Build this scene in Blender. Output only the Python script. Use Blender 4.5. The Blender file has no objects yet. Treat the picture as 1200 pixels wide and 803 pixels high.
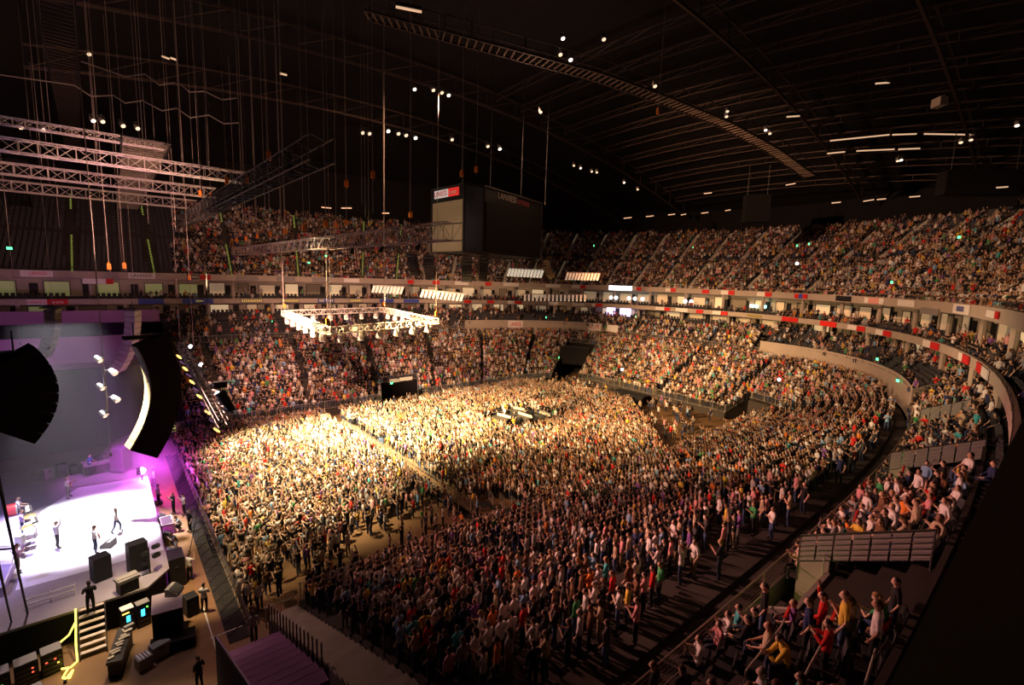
import bpy, bmesh, math, random
import numpy as np
from mathutils import Vector, Matrix
random.seed(7); RNG = np.random.default_rng(11)
SC = bpy.context.scene
COL = SC.collection
PI = math.pi

# ---------------------------------------------------------------- camera model (1200x803 frame)
FPX, CX, CY, EYE = 565.0, 600.0, 401.5, 19.5
_vx = Vector((671.0, 347 - 401.5, FPX)).normalized()
_vy = Vector((-483.0, 310 - 401.5, FPX)).normalized()
_vy = (_vy - _vx * _vx.dot(_vy)).normalized()
_vz = _vx.cross(_vy)
if _vz.y > 0: _vz = -_vz
def ray(px, py):
    d = Vector((px - CX, py - CY, FPX))
    return Vector((_vx.dot(d), _vy.dot(d), _vz.dot(d)))
def atz(px, py, z):
    d = ray(px, py); return Vector((0, 0, EYE)) + d * ((z - EYE) / d.z)
def aty(px, py, y):
    d = ray(px, py); return Vector((0, 0, EYE)) + d * (y / d.y)
def atx(px, py, x):
    d = ray(px, py); return Vector((0, 0, EYE)) + d * (x / d.x)
def atd(px, py, depth):
    return Vector((0, 0, EYE)) + ray(px, py) * (depth / FPX)
def pix(p):
    r = Vector(p) - Vector((0, 0, EYE))
    c = _vx * r.x + _vy * r.y + _vz * r.z
    if c.z < .1: return (-9999, -9999, c.z)
    return (CX + FPX * c.x / c.z, CY + FPX * c.y / c.z, c.z)

cam_d = bpy.data.cameras.new('camera'); cam = bpy.data.objects.new('camera', cam_d); COL.objects.link(cam)
cam_d.sensor_width = 36; cam_d.lens = FPX / 1200 * 36; cam_d.clip_start = .05; cam_d.clip_end = 400
right = Vector((_vx.x, _vy.x, _vz.x)); down = Vector((_vx.y, _vy.y, _vz.y)); fwd = Vector((_vx.z, _vy.z, _vz.z))
m = Matrix((right, -down, -fwd)).transposed().to_4x4(); m.translation = (0, 0, EYE)
cam.matrix_world = m
SC.camera = cam
SC.view_settings.view_transform = 'Standard'; SC.view_settings.look = 'None'
SC.view_settings.gamma = 1; SC.view_settings.use_curve_mapping = False

# ---------------------------------------------------------------- materials
MATS = {}
def mat(name, col, rough=.7, metal=0, noise=0, scale=3.0, emit=None, estr=0, spec=.3, objcol=False, vcol=False):
    if name in MATS: return MATS[name]
    m = bpy.data.materials.new(name); m.use_nodes = True
    nt = m.node_tree; b = nt.nodes['Principled BSDF']
    b.inputs['Roughness'].default_value = rough; b.inputs['Metallic'].default_value = metal
    b.inputs['Specular IOR Level'].default_value = spec
    src = None
    if objcol:
        src = nt.nodes.new('ShaderNodeObjectInfo').outputs['Color']
    elif vcol:
        a = nt.nodes.new('ShaderNodeAttribute'); a.attribute_name = 'tint'; src = a.outputs['Color']
    if noise:
        tc = nt.nodes.new('ShaderNodeTexCoord'); no = nt.nodes.new('ShaderNodeTexNoise')
        no.inputs['Scale'].default_value = scale; no.inputs['Detail'].default_value = 5
        nt.links.new(tc.outputs['Object'], no.inputs['Vector'])
        mr = nt.nodes.new('ShaderNodeMapRange'); mr.inputs['To Min'].default_value = 1 - noise; mr.inputs['To Max'].default_value = 1 + noise
        nt.links.new(no.outputs['Fac'], mr.inputs['Value'])
        mx = nt.nodes.new('ShaderNodeVectorMath'); mx.operation = 'SCALE'
        if src: nt.links.new(src, mx.inputs[0])
        else: mx.inputs[0].default_value = col[:3]
        nt.links.new(mr.outputs['Result'], mx.inputs['Scale']); src = mx.outputs['Vector']
    if src: nt.links.new(src, b.inputs['Base Color'])
    else: b.inputs['Base Color'].default_value = (*col[:3], 1)
    if emit:
        b.inputs['Emission Color'].default_value = (*emit, 1); b.inputs['Emission Strength'].default_value = estr
    m.diffuse_color = (*col[:3], 1)
    MATS[name] = m; return m
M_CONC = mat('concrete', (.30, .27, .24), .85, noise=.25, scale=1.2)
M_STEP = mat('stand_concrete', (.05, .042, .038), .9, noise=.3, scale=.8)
M_FLOOR = mat('brown_floor', (.20, .115, .055), .55, noise=.35, scale=.6)
M_WOOD = mat('plywood_strip', (.26, .14, .06), .6, noise=.3, scale=1.5)
M_BLACK = mat('black_paint', (.012, .012, .013), .6, noise=.3, scale=4)
M_CLOTH = mat('black_drape', (.012, .011, .013), .95, noise=.3, scale=2)
M_ROOF = mat('roof_dark', (.009, .008, .008), .95, noise=.4, scale=.4)
M_RSTEEL = mat('roof_steel', (.06, .042, .034), .6, .2, noise=.3, scale=2)
M_ALU = mat('aluminium', (.62, .58, .54), .4, .55, noise=.12, scale=6)
M_STEEL = mat('galvanised_steel', (.42, .40, .37), .45, .5, noise=.2, scale=5)
M_DSTEEL = mat('dark_steel', (.07, .065, .06), .5, .5, noise=.2, scale=5)
M_CABLE = mat('cable', (.30, .26, .22), .7, noise=.1, scale=8)
M_BCABLE = mat('black_cable', (.01, .01, .012), .7, noise=.1, scale=8)
M_ORANGE = mat('orange_motor', (.9, .28, .03), .6, noise=.1, scale=8)
M_FASCIA = mat('fascia_panel', (.42, .36, .30), .8, noise=.12, scale=.8)
M_ROOM = mat('suite_wall', (.50, .45, .36), .85, noise=.12, scale=.6)
M_WHITE = mat('white_panel', (.8, .78, .74), .6, noise=.06, scale=3)
M_RED = mat('red_panel', (.62, .02, .02), .6, noise=.06, scale=3)
M_BLUE = mat('blue_panel', (.05, .09, .42), .6, noise=.06, scale=3)
M_GREYP = mat('grey_panel', (.25, .24, .23), .6, noise=.08, scale=3)
M_SEAT = mat('seat_plastic', (.035, .036, .042), .55, noise=.2, scale=6)
M_SKINP = mat('skin', (.6, .4, .3), .6, objcol=True)
M_CLOTHP = mat('garment', (.5, .5, .5), .85, objcol=True, noise=.15, scale=9)
M_HAIRP = mat('hair', (.1, .06, .03), .7, objcol=True)
M_CROWD = mat('crowd_clothes', (.5, .5, .5), .85, vcol=True)
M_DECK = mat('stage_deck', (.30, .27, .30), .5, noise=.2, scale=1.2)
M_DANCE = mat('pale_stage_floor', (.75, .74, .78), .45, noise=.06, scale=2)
M_PURPLE = mat('purple_cloth', (.16, .06, .20), .8, noise=.2, scale=2)
M_GRILLE = mat('speaker_grille', (.05, .05, .05), .6, .2, noise=.35, scale=20)
M_GREYBOX = mat('grey_speaker', (.34, .35, .28), .6, noise=.2, scale=6)
M_REDP = mat('red_rail_cap', (.6, .03, .02), .6)
M_SCREEN = mat('projection_screen', (.40, .31, .20), .9, noise=.05, scale=1)
M_NAVY = mat('navy_panel', (.07, .075, .11), .7, noise=.1, scale=1)
M_LITWALL = mat('violet_lit_concrete', (.42, .22, .40), .8, noise=.15, scale=.6)  # concrete colour with the violet stage light put into it
M_WOODG = mat('guitar_body', (.35, .13, .05), .35, noise=.2, scale=9)
M_REDD = mat('red_drum_shell', (.6, .04, .05), .35, noise=.1, scale=9)
M_GLASS = mat('suite_glass', (.30, .27, .2), .15, noise=.1, scale=1)
def emat(name, c, s):
    return mat(name, c, .6, emit=c, estr=s)
E_WARM = emat('warm_window_light', (1, .80, .48), .32)
E_WARM2 = emat('dim_window_light', (.9, .72, .45), .13)
E_GREENISH = emat('greenish_window_light', (.62, .72, .30), .09)
E_WHITE = emat('white_lamp', (1, .93, .8), 9)
E_LED = emat('lit_board', (1, .97, 1), 4)
E_PURP = emat('violet_screen', (.62, .5, 1), 3)
E_GREEN = emat('green_exit_light', (.1, 1, .35), 3)
E_YEL = emat('yellow_step_light', (.7, .9, .15), .75)
E_ROPE = emat('yellow_rope_light', (1, .82, .12), 3.0)
E_CYAN = emat('cyan_display', (.05, .6, 1), 3)
E_MAG = emat('magenta_lamp', (1, .15, 1), 60)
E_PHONE = emat('phone_flash', (.75, .85, 1), 12)
E_LAMPW = emat('warm_lamp_glass', (1, .75, .5), 1.2)
E_STRIP = emat('warm_lit_edge', (1, .62, .38), .7)
E_AMBER = emat('amber_lamp', (1, .6, .12), 2.5)

# ---------------------------------------------------------------- mesh helpers
class MB:
    def __init__(s): s.v = []; s.f = []
    def add(s, vs, fs):
        o = len(s.v); s.v += [tuple(v) for v in vs]; s.f += [tuple(i + o for i in f) for f in fs]; return s
    def box(s, c, d, R=None):
        c = Vector(c); vs = []
        for i in (-1, 1):
            for j in (-1, 1):
                for k in (-1, 1):
                    p = Vector((i * d[0] / 2, j * d[1] / 2, k * d[2] / 2))
                    vs.append(c + (R @ p if R else p))
        return s.add(vs, [(0, 1, 3, 2), (4, 6, 7, 5), (0, 4, 5, 1), (2, 3, 7, 6), (0, 2, 6, 4), (1, 5, 7, 3)])
    def bar(s, p, q, r, n=5, r2=None):
        p = Vector(p); q = Vector(q); d = q - p
        if d.length < 1e-6: return s
        d.normalize(); u = d.orthogonal().normalized(); w = d.cross(u); r2 = r if r2 is None else r2
        vs = [p + (u * math.cos(2 * PI * i / n) + w * math.sin(2 * PI * i / n)) * r for i in range(n)]
        vs += [q + (u * math.cos(2 * PI * i / n) + w * math.sin(2 * PI * i / n)) * r2 for i in range(n)]
        fs = [(i, (i + 1) % n, n + (i + 1) % n, n + i) for i in range(n)] + [tuple(range(n - 1, -1, -1)), tuple(range(n, 2 * n))]
        return s.add(vs, fs)
    def path(s, pts, r, n=5):
        for a, b in zip(pts[:-1], pts[1:]): s.bar(a, b, r, n)
        return s
    def lathe(s, prof, c=(0, 0, 0), n=12, axis=None, R=None):
        c = Vector(c); vs = []; fs = []
        for r, z in prof:
            for i in range(n):
                p = Vector((r * math.cos(2 * PI * i / n), r * math.sin(2 * PI * i / n), z))
                vs.append(c + (R @ p if R else p))
        for k in range(len(prof) - 1):
            for i in range(n):
                fs.append((k * n + i, k * n + (i + 1) % n, (k + 1) * n + (i + 1) % n, (k + 1) * n + i))
        fs.append(tuple(range(n - 1, -1, -1))); fs.append(tuple((len(prof) - 1) * n + i for i in range(n)))
        return s.add(vs, fs)
    def ball(s, c, r, n=10, m=6):
        return s.lathe([(max(.001, r * math.sin(PI * k / m)), -r * math.cos(PI * k / m)) for k in range(m + 1)], c, n)
    def prism(s, poly, z0, z1):
        n = len(poly); vs = [(x, y, z0) for x, y in poly] + [(x, y, z1) for x, y in poly]
        return s.add(vs, [(i, (i + 1) % n, n + (i + 1) % n, n + i) for i in range(n)] + [tuple(range(n - 1, -1, -1)), tuple(range(n, 2 * n))])
    def extr(s, poly, off):
        off = Vector(off); n = len(poly); vs = [Vector(p) for p in poly] + [Vector(p) + off for p in poly]
        return s.add(vs, [(i, (i + 1) % n, n + (i + 1) % n, n + i) for i in range(n)] + [tuple(range(n - 1, -1, -1)), tuple(range(n, 2 * n))])
    def mesh(s, name, m, smooth=False):
        me = bpy.data.meshes.new(name); me.from_pydata(s.v, [], s.f); me.materials.append(m)
        bm = bmesh.new(); bm.from_mesh(me); bmesh.ops.recalc_face_normals(bm, faces=bm.faces); bm.to_mesh(me); bm.free()
        if smooth: me.polygons.foreach_set('use_smooth', [True] * len(me.polygons))
        return me
    def build(s, name, m, parent=None, smooth=False):
        return link(name, s.mesh(name, m, smooth), parent)
def link(name, me, parent=None):
    o = bpy.data.objects.new(name, me); COL.objects.link(o)
    if parent:
        o.parent = parent
        o.matrix_parent_inverse = parent_inv(parent)
    return o
def parent_inv(p):
    w = Matrix.Identity(4)
    q = p
    while q:
        w = q.matrix_basis @ w if q.parent is None else q.matrix_parent_inverse @ q.matrix_basis @ w
        q = q.parent
    return w.inverted()
# geometry of every part is given in world coordinates unless made by a prototype at the origin
def tag(o, label, cat, group=None, kind=None):
    o['label'] = label; o['category'] = cat
    if group: o['group'] = group
    if kind: o['kind'] = kind
    return o
def thing(name, label, cat, loc=(0, 0, 0), rz=0, group=None):
    o = bpy.data.objects.new(name, None); COL.objects.link(o); o.location = loc; o.rotation_euler = (0, 0, rz)
    o.empty_display_size = .2
    return tag(o, label, cat, group)
def struct(name, mb, m, smooth=False):
    o = mb.build(name, m, None, smooth); o['kind'] = 'structure'; return o
def copy_tree(o, parent=None):
    c = o.copy(); COL.objects.link(c)
    if parent: c.parent = parent
    for ch in o.children: copy_tree(ch, c)
    return c
def RZ(a): return Matrix.Rotation(a, 3, 'Z')
ORD = ['', 'first', 'second', 'third', 'fourth', 'fifth', 'sixth', 'seventh', 'eighth', 'ninth', 'tenth', 'eleventh', 'twelfth', 'thirteenth', 'fourteenth', 'fifteenth', 'sixteenth', 'seventeenth', 'eighteenth', 'nineteenth', 'twentieth']
def ordn(n):
    if n <= 20: return ORD[n]
    t = {2: 'twenty', 3: 'thirty', 4: 'forty', 5: 'fifty', 6: 'sixty', 7: 'seventy', 8: 'eighty', 9: 'ninety'}
    if n % 10 == 0 and n < 100: return t[n // 10][:-1] + 'ieth'
    if n < 100: return t[n // 10] + '-' + ORD[n % 10]
    return str(n) + 'th'
# ---------------------------------------------------------------- people: one skinned body per pose, garments cut from it as shells
BASE = dict(pelvis=(0, 0, .95), spine=(.005, 0, 1.13), chest=(0, 0, 1.31), nb=(-.01, 0, 1.46), neck=(.01, 0, 1.53), head=(.035, 0, 1.62), crown=(.02, 0, 1.71))
for sd, sg in (('L', 1), ('R', -1)):
    BASE.update({'hip' + sd: (0, .095 * sg, .90), 'knee' + sd: (.02, .11 * sg, .50), 'ankle' + sd: (-.03, .12 * sg, .09), 'toe' + sd: (.14, .145 * sg, .035),
                 'sh' + sd: (-.01, .185 * sg, 1.415), 'el' + sd: (-.04, .25 * sg, 1.13), 'wr' + sd: (.07, .24 * sg, .91)})
RAD = dict(pelvis=(.145, .115), spine=(.125, .10), chest=(.145, .115), nb=(.075, .07), neck=(.055, .055), head=(.085, .095), crown=(.06, .07),
           hip=(.09, .09), knee=(.056, .056), ankle=(.038, .04), toe=(.034, .028), sh=(.062, .062), el=(.042, .042), wr=(.028, .026))
def arms(**k): return k
POSES = {
 'stand': {},
 'armsup': dict(elL=(.06, .27, 1.60), wrL=(.10, .22, 1.86), elR=(.06, -.28, 1.58), wrR=(.12, -.24, 1.84), shL=(-.01, .18, 1.45), shR=(-.01, -.18, 1.45)),
 'onearm': dict(elR=(.10, -.27, 1.57), wrR=(.16, -.22, 1.83), shR=(-.01, -.18, 1.45)),
 'clap': dict(elL=(.08, .26, 1.16), wrL=(.30, .07, 1.30), elR=(.08, -.26, 1.16), wrR=(.30, -.06, 1.31)),
 'cross': dict(elL=(.08, .25, 1.15), wrL=(.19, -.03, 1.20), elR=(.08, -.25, 1.15), wrR=(.20, .05, 1.16)),
 'phone': dict(elL=(.15, .22, 1.24), wrL=(.32, .08, 1.50), elR=(.15, -.22, 1.24), wrR=(.32, -.06, 1.50)),
 'point': dict(elR=(.22, -.30, 1.40), wrR=(.46, -.34, 1.44)),
 'drink': dict(elR=(.06, -.25, 1.15), wrR=(.28, -.16, 1.26)),
 'walk': dict(kneeL=(.20, .10, .52), ankleL=(.16, .11, .11), toeL=(.33, .13, .08), kneeR=(-.05, -.11, .50), ankleR=(-.26, -.11, .14), toeR=(-.12, -.13, .04), elL=(-.14, .25, 1.16), wrL=(-.06, .24, .94), elR=(.08, -.25, 1.15), wrR=(.25, -.2, 1.03)),
 'guitar': dict(kneeL=(.04, .20, .50), ankleL=(0, .27, .09), toeL=(.16, .32, .035), kneeR=(.02, -.18, .5), ankleR=(-.04, -.23, .09), toeR=(.12, -.28, .035), elL=(.10, .33, 1.14), wrL=(.30, .38, 1.14), elR=(-.02, -.30, 1.15), wrR=(.20, -.12, 1.02)),
 'keys': dict(elL=(.10, .24, 1.16), wrL=(.33, .20, 1.08), elR=(.10, -.24, 1.16), wrR=(.33, -.20, 1.08)),
 'crouch': dict(pelvis=(0, 0, .50), spine=(.10, 0, .66), chest=(.18, 0, .82), nb=(.24, 0, .96), neck=(.28, 0, 1.02), head=(.33, 0, 1.10), crown=(.33, 0, 1.19), hipL=(0, .095, .46), hipR=(0, -.095, .46), kneeL=(.36, .14, .52), ankleL=(.08, .13, .09), toeL=(.24, .15, .035), kneeR=(.34, -.14, .45), ankleR=(-.02, -.13, .12), toeR=(.12, -.15, .035), shL=(.20, .185, .92), shR=(.20, -.185, .92), elL=(.36, .22, .72), wrL=(.48, .08, .92), elR=(.36, -.22, .72), wrR=(.48, -.06, .92)),
}
def sit(lean=0.0, **k):
    c, s = math.cos(lean), math.sin(lean); d = {}
    for j in ('pelvis', 'spine', 'chest', 'nb', 'neck', 'head', 'crown', 'shL', 'shR'):
        x, y, z = BASE[j]; z -= .95; d[j] = (x * c + z * s, y, .53 + z * c - x * s)
    for sd, sg in (('L', 1), ('R', -1)):
        d['hip' + sd] = (.02, .095 * sg, .50); d['knee' + sd] = (.45, .13 * sg, .50); d['ankle' + sd] = (.43, .13 * sg, .09); d['toe' + sd] = (.59, .15 * sg, .035)
        d['el' + sd] = (.05 + .4 * s, .25 * sg, .74); d['wr' + sd] = (.30 + .1 * s, .15 * sg, .60)
    d.update(k); return d
POSES['sit'] = sit(-.08)
POSES['sitlean'] = sit(.35, elL=(.36, .2, .63), wrL=(.52, .06, .72), elR=(.36, -.2, .63), wrR=(.52, -.05, .71))
POSES['sitclap'] = sit(0, elL=(.10, .26, .76), wrL=(.31, .07, .92), elR=(.10, -.26, .76), wrR=(.31, -.06, .93))
POSES['sitarm'] = sit(0, elR=(.12, -.28, 1.10), wrR=(.14, -.20, 1.36))
BONES = [('pelvis', 'spine', 'T'), ('spine', 'chest', 'T'), ('chest', 'nb', 'T'), ('nb', 'neck', 'N'), ('neck', 'head', 'H'), ('head', 'crown', 'H')]
for sd in 'LR':
    BONES += [('pelvis', 'hip' + sd, 'P'), ('hip' + sd, 'knee' + sd, 'P'), ('knee' + sd, 'ankle' + sd, 'C'), ('ankle' + sd, 'toe' + sd, 'F'),
              ('chest', 'sh' + sd, 'T'), ('sh' + sd, 'el' + sd, 'A'), ('el' + sd, 'wr' + sd, 'E')]
def body_mesh(pose):
    J = {k: Vector(v) for k, v in {**BASE, **POSES[pose]}.items()}
    V = []; E = []; Rr = []; ix = {}
    def put(p, r): V.append(tuple(p)); Rr.append(r); return len(V) - 1
    for k, p in J.items(): ix[k] = put(p, RAD[k if k in RAD else k[:-1]])
    for a, b, z in BONES: E.append((ix[a], ix[b]))
    tips = []
    for sd, sg in (('L', 1), ('R', -1)):
        w = J['wr' + sd]; d = (w - J['el' + sd]).normalized()
        side = d.cross(Vector((0, sg, 0))); 
        if side.length < .2: side = Vector((1, 0, 0)) - d * d.x
        side.normalize()
        if side.x < 0: side = -side                      # thumb side
        curl = side.cross(d) * -sg
        palm = w + d * .065; ip = put(palm, (.030, .026)); E.append((ix['wr' + sd], ip))
        J['palm' + sd] = palm
        for q, ln in ((-.032, .060), (-.011, .074), (.011, .080), (.032, .070)):
            b0 = palm + d * .045 + side * q; m0 = b0 + d * ln * .5 + curl * .012; t0 = b0 + d * ln * .85 + curl * .035
            i0 = put(b0, (.0105, .0105)); i1 = put(m0, (.0092, .0092)); i2 = put(t0, (.0075, .0075))
            E.extend([(ip, i0), (i0, i1), (i1, i2)]); tips.append((b0, t0))
        b0 = w + d * .035 + side * .034; t0 = b0 + d * .038 + side * .026 + curl * .018
        i0 = put(b0, (.012, .012)); i1 = put(t0, (.009, .009)); E.extend([(ip, i0), (i0, i1)]); tips.append((b0, t0))
    me = bpy.data.meshes.new('tmp'); me.from_pydata(V, E, [])
    o = bpy.data.objects.new('tmp', me); COL.objects.link(o)
    md = o.modifiers.new('skin', 'SKIN'); md.branch_smoothing = .35; md.use_smooth_shade = True
    sv = me.skin_vertices[0].data
    for i, r in enumerate(Rr): sv[i].radius = r
    sv[ix['pelvis']].use_root = True
    s2 = o.modifiers.new('sub', 'SUBSURF'); s2.levels = s2.render_levels = 1
    bpy.context.view_layer.update()
    dg = bpy.context.evaluated_depsgraph_get()
    res = bpy.data.meshes.new_from_object(o.evaluated_get(dg)); res.name = 'body_' + pose
    bpy.data.objects.remove(o)
    # zones
    n = len(res.vertices); co = np.empty(n * 3); res.vertices.foreach_get('co', co); co = co.reshape(-1, 3)
    segs = [(J[a], J[b], z, (RAD[a if a in RAD else a[:-1]][0] + RAD[b if b in RAD else b[:-1]][0]) / 2) for a, b, z in BONES]
    for sd in 'LR': segs.append((J['wr' + sd], J['palm' + sd], 'E', .028))
    for b0, t0 in tips: segs.append((b0, t0, 'E', .01))
    D = np.empty((len(segs), n))
    for k, (a, b, z, r) in enumerate(segs):
        a = np.array(a); ab = np.array(b) - a; t = np.clip(((co - a) @ ab) / (ab @ ab), 0, 1)
        D[k] = np.linalg.norm(co - (a + t[:, None] * ab), axis=1) - r * .8
    fz = [k for k, q in enumerate(segs) if q[2] == 'F']; LF, RF = fz
    zone = np.array([s[2] for s in segs])[D.argmin(0)]
    # a face: nose, brow, chin, ears pushed out of the head surface
    hc = np.array(J['head']) + np.array([.0, 0, .015]); up = np.array((J['crown'] - J['neck']).normalized()); fw = np.array([1., 0, 0]); fw -= up * (fw @ up); fw /= np.linalg.norm(fw); lf = np.cross(up, fw)
    hm = zone == 'H'; rel = co[hm] - hc; X = rel @ fw; Yy = rel @ lf; Z = rel @ up
    L = np.sqrt(X ** 2 + Yy ** 2 + Z ** 2) + 1e-9; ux, uy, uz = X / L, Yy / L, Z / L
    tgt = 1 / np.sqrt((ux / .100) ** 2 + (uy / .078) ** 2 + (uz / .120) ** 2)
    tgt += .026 * np.exp(-((uy / .22) ** 2 + ((uz + .12) / .22) ** 2)) * (ux > 0) + .008 * np.exp(-((uy / .4) ** 2 + ((uz + .75) / .2) ** 2)) * (ux > 0)
    tgt -= .008 * np.exp(-(((np.abs(uy) - .38) / .18) ** 2 + ((uz - .12) / .14) ** 2)) * (ux > 0)
    tgt += .014 * np.exp(-(((np.abs(uy) - .97) / .1) ** 2 + (uz / .25) ** 2)) * (np.abs(ux) < .35)
    keep = Z > -.085
    newp = hc + (rel / L[:, None]) * tgt[:, None]
    co2 = co.copy(); idx = np.where(hm)[0]; co2[idx[keep]] = newp[keep]
    res.vertices.foreach_set('co', co2.reshape(-1)); res.update()
    hz = np.zeros(n, bool); hz[idx] = (Z > .02 - .0 * X) & (X < .055 + .3 * np.clip(Z - .05, 0, 1)) | ((X < -.01) & (Z > -.075))
    res.materials.clear(); res.materials.append(M_SKINP)
    # arm parameter: short sleeve = upper part of the upper arm
    sl = np.zeros(n, bool)
    for sd in 'LR':
        a = np.array(J['sh' + sd]); ab = np.array(J['el' + sd]) - a; t = ((co - a) @ ab) / (ab @ ab); sl |= (zone == 'A') & (t < .62)
    nr = np.empty(n * 3); res.vertices.foreach_get('normal', nr); nr = nr.reshape(-1, 3)
    sleeve_all = (zone == 'A') | ((zone == 'E') & (np.array([min((Vector(c) - J['palmL']).length, (Vector(c) - J['palmR']).length) for c in co]) > .12))
    ax = np.array((J['spine'] - J['pelvis']).normalized()); rp = co - np.array(J['pelvis']); tp = rp @ ax
    near = np.linalg.norm(rp - tp[:, None] * ax, axis=1) < .19
    shirt = (zone == 'T') & (tp > -.09) | (zone == 'P') & (tp > -.09) & near
    trous = (zone == 'P') | (zone == 'C') | (zone == 'T') & (tp < .07)
    def shell(name, mask, off, m):
        keepf = [p for p in res.polygons if all(mask[v] for v in p.vertices)]
        used = sorted({v for p in keepf for v in p.vertices}); mp = {v: i for i, v in enumerate(used)}
        s = bpy.data.meshes.new(name)
        pts = [tuple(co2[v] + nr[v] * off) for v in used]; fcs = [tuple(mp[v] for v in p.vertices) for p in keepf]
        # close the rim inward so the garment has thickness
        cnt = {}
        for f in fcs:
            for i in range(len(f)):
                e = (f[i], f[(i + 1) % len(f)]); k = (min(e), max(e)); cnt.setdefault(k, []).append(e)
        rim = [es[0] for es in cnt.values() if len(es) == 1]; inn = {}
        for a, b in rim:
            for v in (a, b):
                if v not in inn:
                    inn[v] = len(pts); pts.append(tuple(co2[used[v]] - nr[used[v]] * .004))
            fcs.append((b, a, inn[a], inn[b]))
        s.from_pydata(pts, [], fcs); s.materials.append(m)
        s.polygons.foreach_set('use_smooth', [True] * len(s.polygons)); return s
    out = {'body': res, 'hair': shell('hair_' + pose, hz, .016, M_HAIRP), 'shirt': shell('shirt_' + pose, shirt | sl, .014, M_CLOTHP),
           'jacket': shell('jacket_' + pose, shirt | sleeve_all, .018, M_CLOTHP), 'trousers': shell('trousers_' + pose, trous, .010, M_CLOTHP),
           'shoeL': shell('shoe_left_' + pose, (zone == 'F') & (D[LF] < D[RF]), .012, M_CLOTHP), 'shoeR': shell('shoe_right_' + pose, (zone == 'F') & (D[LF] >= D[RF]), .012, M_CLOTHP)}
    lh = MB(); b = hc - fw * .045
    pr = [(.055, .06), (.085, .0), (.088, -.08), (.075, -.17), (.05, -.24), (.02, -.27)]
    vs = []; N = 8
    for r, z in pr:
        for i in range(N):
            a = 2 * PI * i / N; vs.append(b + up * z + fw * (r * .55 * math.cos(a) - .035) + lf * r * 1.0 * math.sin(a))
    lh.add([Vector(v) for v in vs], [(k * N + i, k * N + (i + 1) % N, (k + 1) * N + (i + 1) % N, (k + 1) * N + i) for k in range(len(pr) - 1) for i in range(N)] + [tuple(range(N)), tuple(range(len(vs) - 1, len(vs) - 1 - N, -1))])
    out['long'] = lh.mesh('long_hair_' + pose, M_HAIRP, True)
    out['J'] = J
    return out
BODY = {}
def body(p):
    if p not in BODY: BODY[p] = body_mesh(p)
    return BODY[p]
SKINS = [(.62, .40, .28), (.55, .34, .23), (.66, .45, .33), (.50, .30, .19), (.30, .17, .10)]
HAIRS = [(.02, .013, .01), (.05, .028, .014), (.10, .055, .025), (.28, .17, .06), (.18, .15, .13), (.14, .05, .02)]
HAIRN = ['black', 'dark', 'brown', 'blond', 'grey', 'auburn']
SHIRTS = [('black', (.012, .012, .014)), ('dark grey', (.05, .05, .055)), ('white', (.72, .70, .68)), ('red', (.55, .025, .02)), ('navy blue', (.02, .03, .10)),
          ('light blue', (.22, .40, .62)), ('green', (.05, .30, .10)), ('yellow', (.70, .50, .06)), ('beige', (.48, .38, .26)), ('pink', (.62, .28, .30)), ('turquoise', (.06, .40, .42)), ('brown', (.16, .08, .04)), ('purple', (.2, .08, .3)), ('grey', (.28, .28, .29)), ('orange', (.72, .22, .03))]
SHW = np.array([22, 8, 22, 7, 7, 6, 3, 3, 9, 5, 2, 5, 2, 7, 2.]); SHW /= SHW.sum()
PANTS = [('dark jeans', (.02, .028, .055)), ('blue jeans', (.06, .10, .22)), ('black trousers', (.01, .01, .012)), ('khaki trousers', (.22, .17, .10)), ('grey trousers', (.10, .10, .10))]
def person(loc, ang, pose, shirt, pants, hair, skin, long_hair, jacket, h, label, group=None, cat='person', shoe=(.02, .02, .02)):
    B = body(pose)
    o = link('person', B['body']); o.location = loc; o.rotation_euler = (0, 0, ang); s = h / 1.75; o.scale = (s, s, s)
    o.color = (*skin, 1); tag(o, label, cat, group)
    for nm, key, c in (('hair', 'hair', hair), ('jacket' if jacket else 'shirt', 'jacket' if jacket else 'shirt', shirt), ('trousers', 'trousers', pants), ('shoe', 'shoeL', shoe), ('shoe', 'shoeR', shoe)):
        ch = bpy.data.objects.new(nm, B[key]); COL.objects.link(ch); ch.parent = o; ch.color = (*c, 1)
    if long_hair:
        ch = bpy.data.objects.new('long_hair', B['long']); COL.objects.link(ch); ch.parent = o; ch.color = (*hair, 1)
    return o
# ---------------------------------------------------------------- the bowl: rings, stands, fascias, roof
XC, YC = 10.0, 45.5
NA, NE = 220, 14
def ring(a, b, n, xn=-16, xf=-16):
    t = np.linspace(-PI / 2, PI / 2, 4001)
    x = XC + a * np.abs(np.cos(t)) ** (2 / n); y = YC + b * np.sign(np.sin(t)) * np.abs(np.sin(t)) ** (2 / n)
    s = np.concatenate([[0], np.cumsum(np.hypot(np.diff(x), np.diff(y)))]); u = np.linspace(0, s[-1], NA)
    arc = np.stack([np.interp(u, s, x), np.interp(u, s, y)], 1)
    ne = np.stack([np.linspace(xn, XC, NE, endpoint=False), np.full(NE, YC - b)], 1)
    fe = np.stack([np.linspace(XC, xf, NE + 1)[1:], np.full(NE, YC + b)], 1)
    return np.concatenate([ne, arc, fe])
NR = NA + 2 * NE
def loft(mb, A, za, B, zb, i0=0, i1=NR - 1, skip=None):
    vs = [(A[i][0], A[i][1], za) for i in range(i0, i1 + 1)] + [(B[i][0], B[i][1], zb) for i in range(i0, i1 + 1)]
    n = i1 - i0 + 1
    mb.add(vs, [(i, i + 1, n + i + 1, n + i) for i in range(n - 1) if not (skip and skip(i + i0))])
def lerp3(p, q, t): return tuple(p[i] + (q[i] - p[i]) * t for i in range(3))

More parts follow.
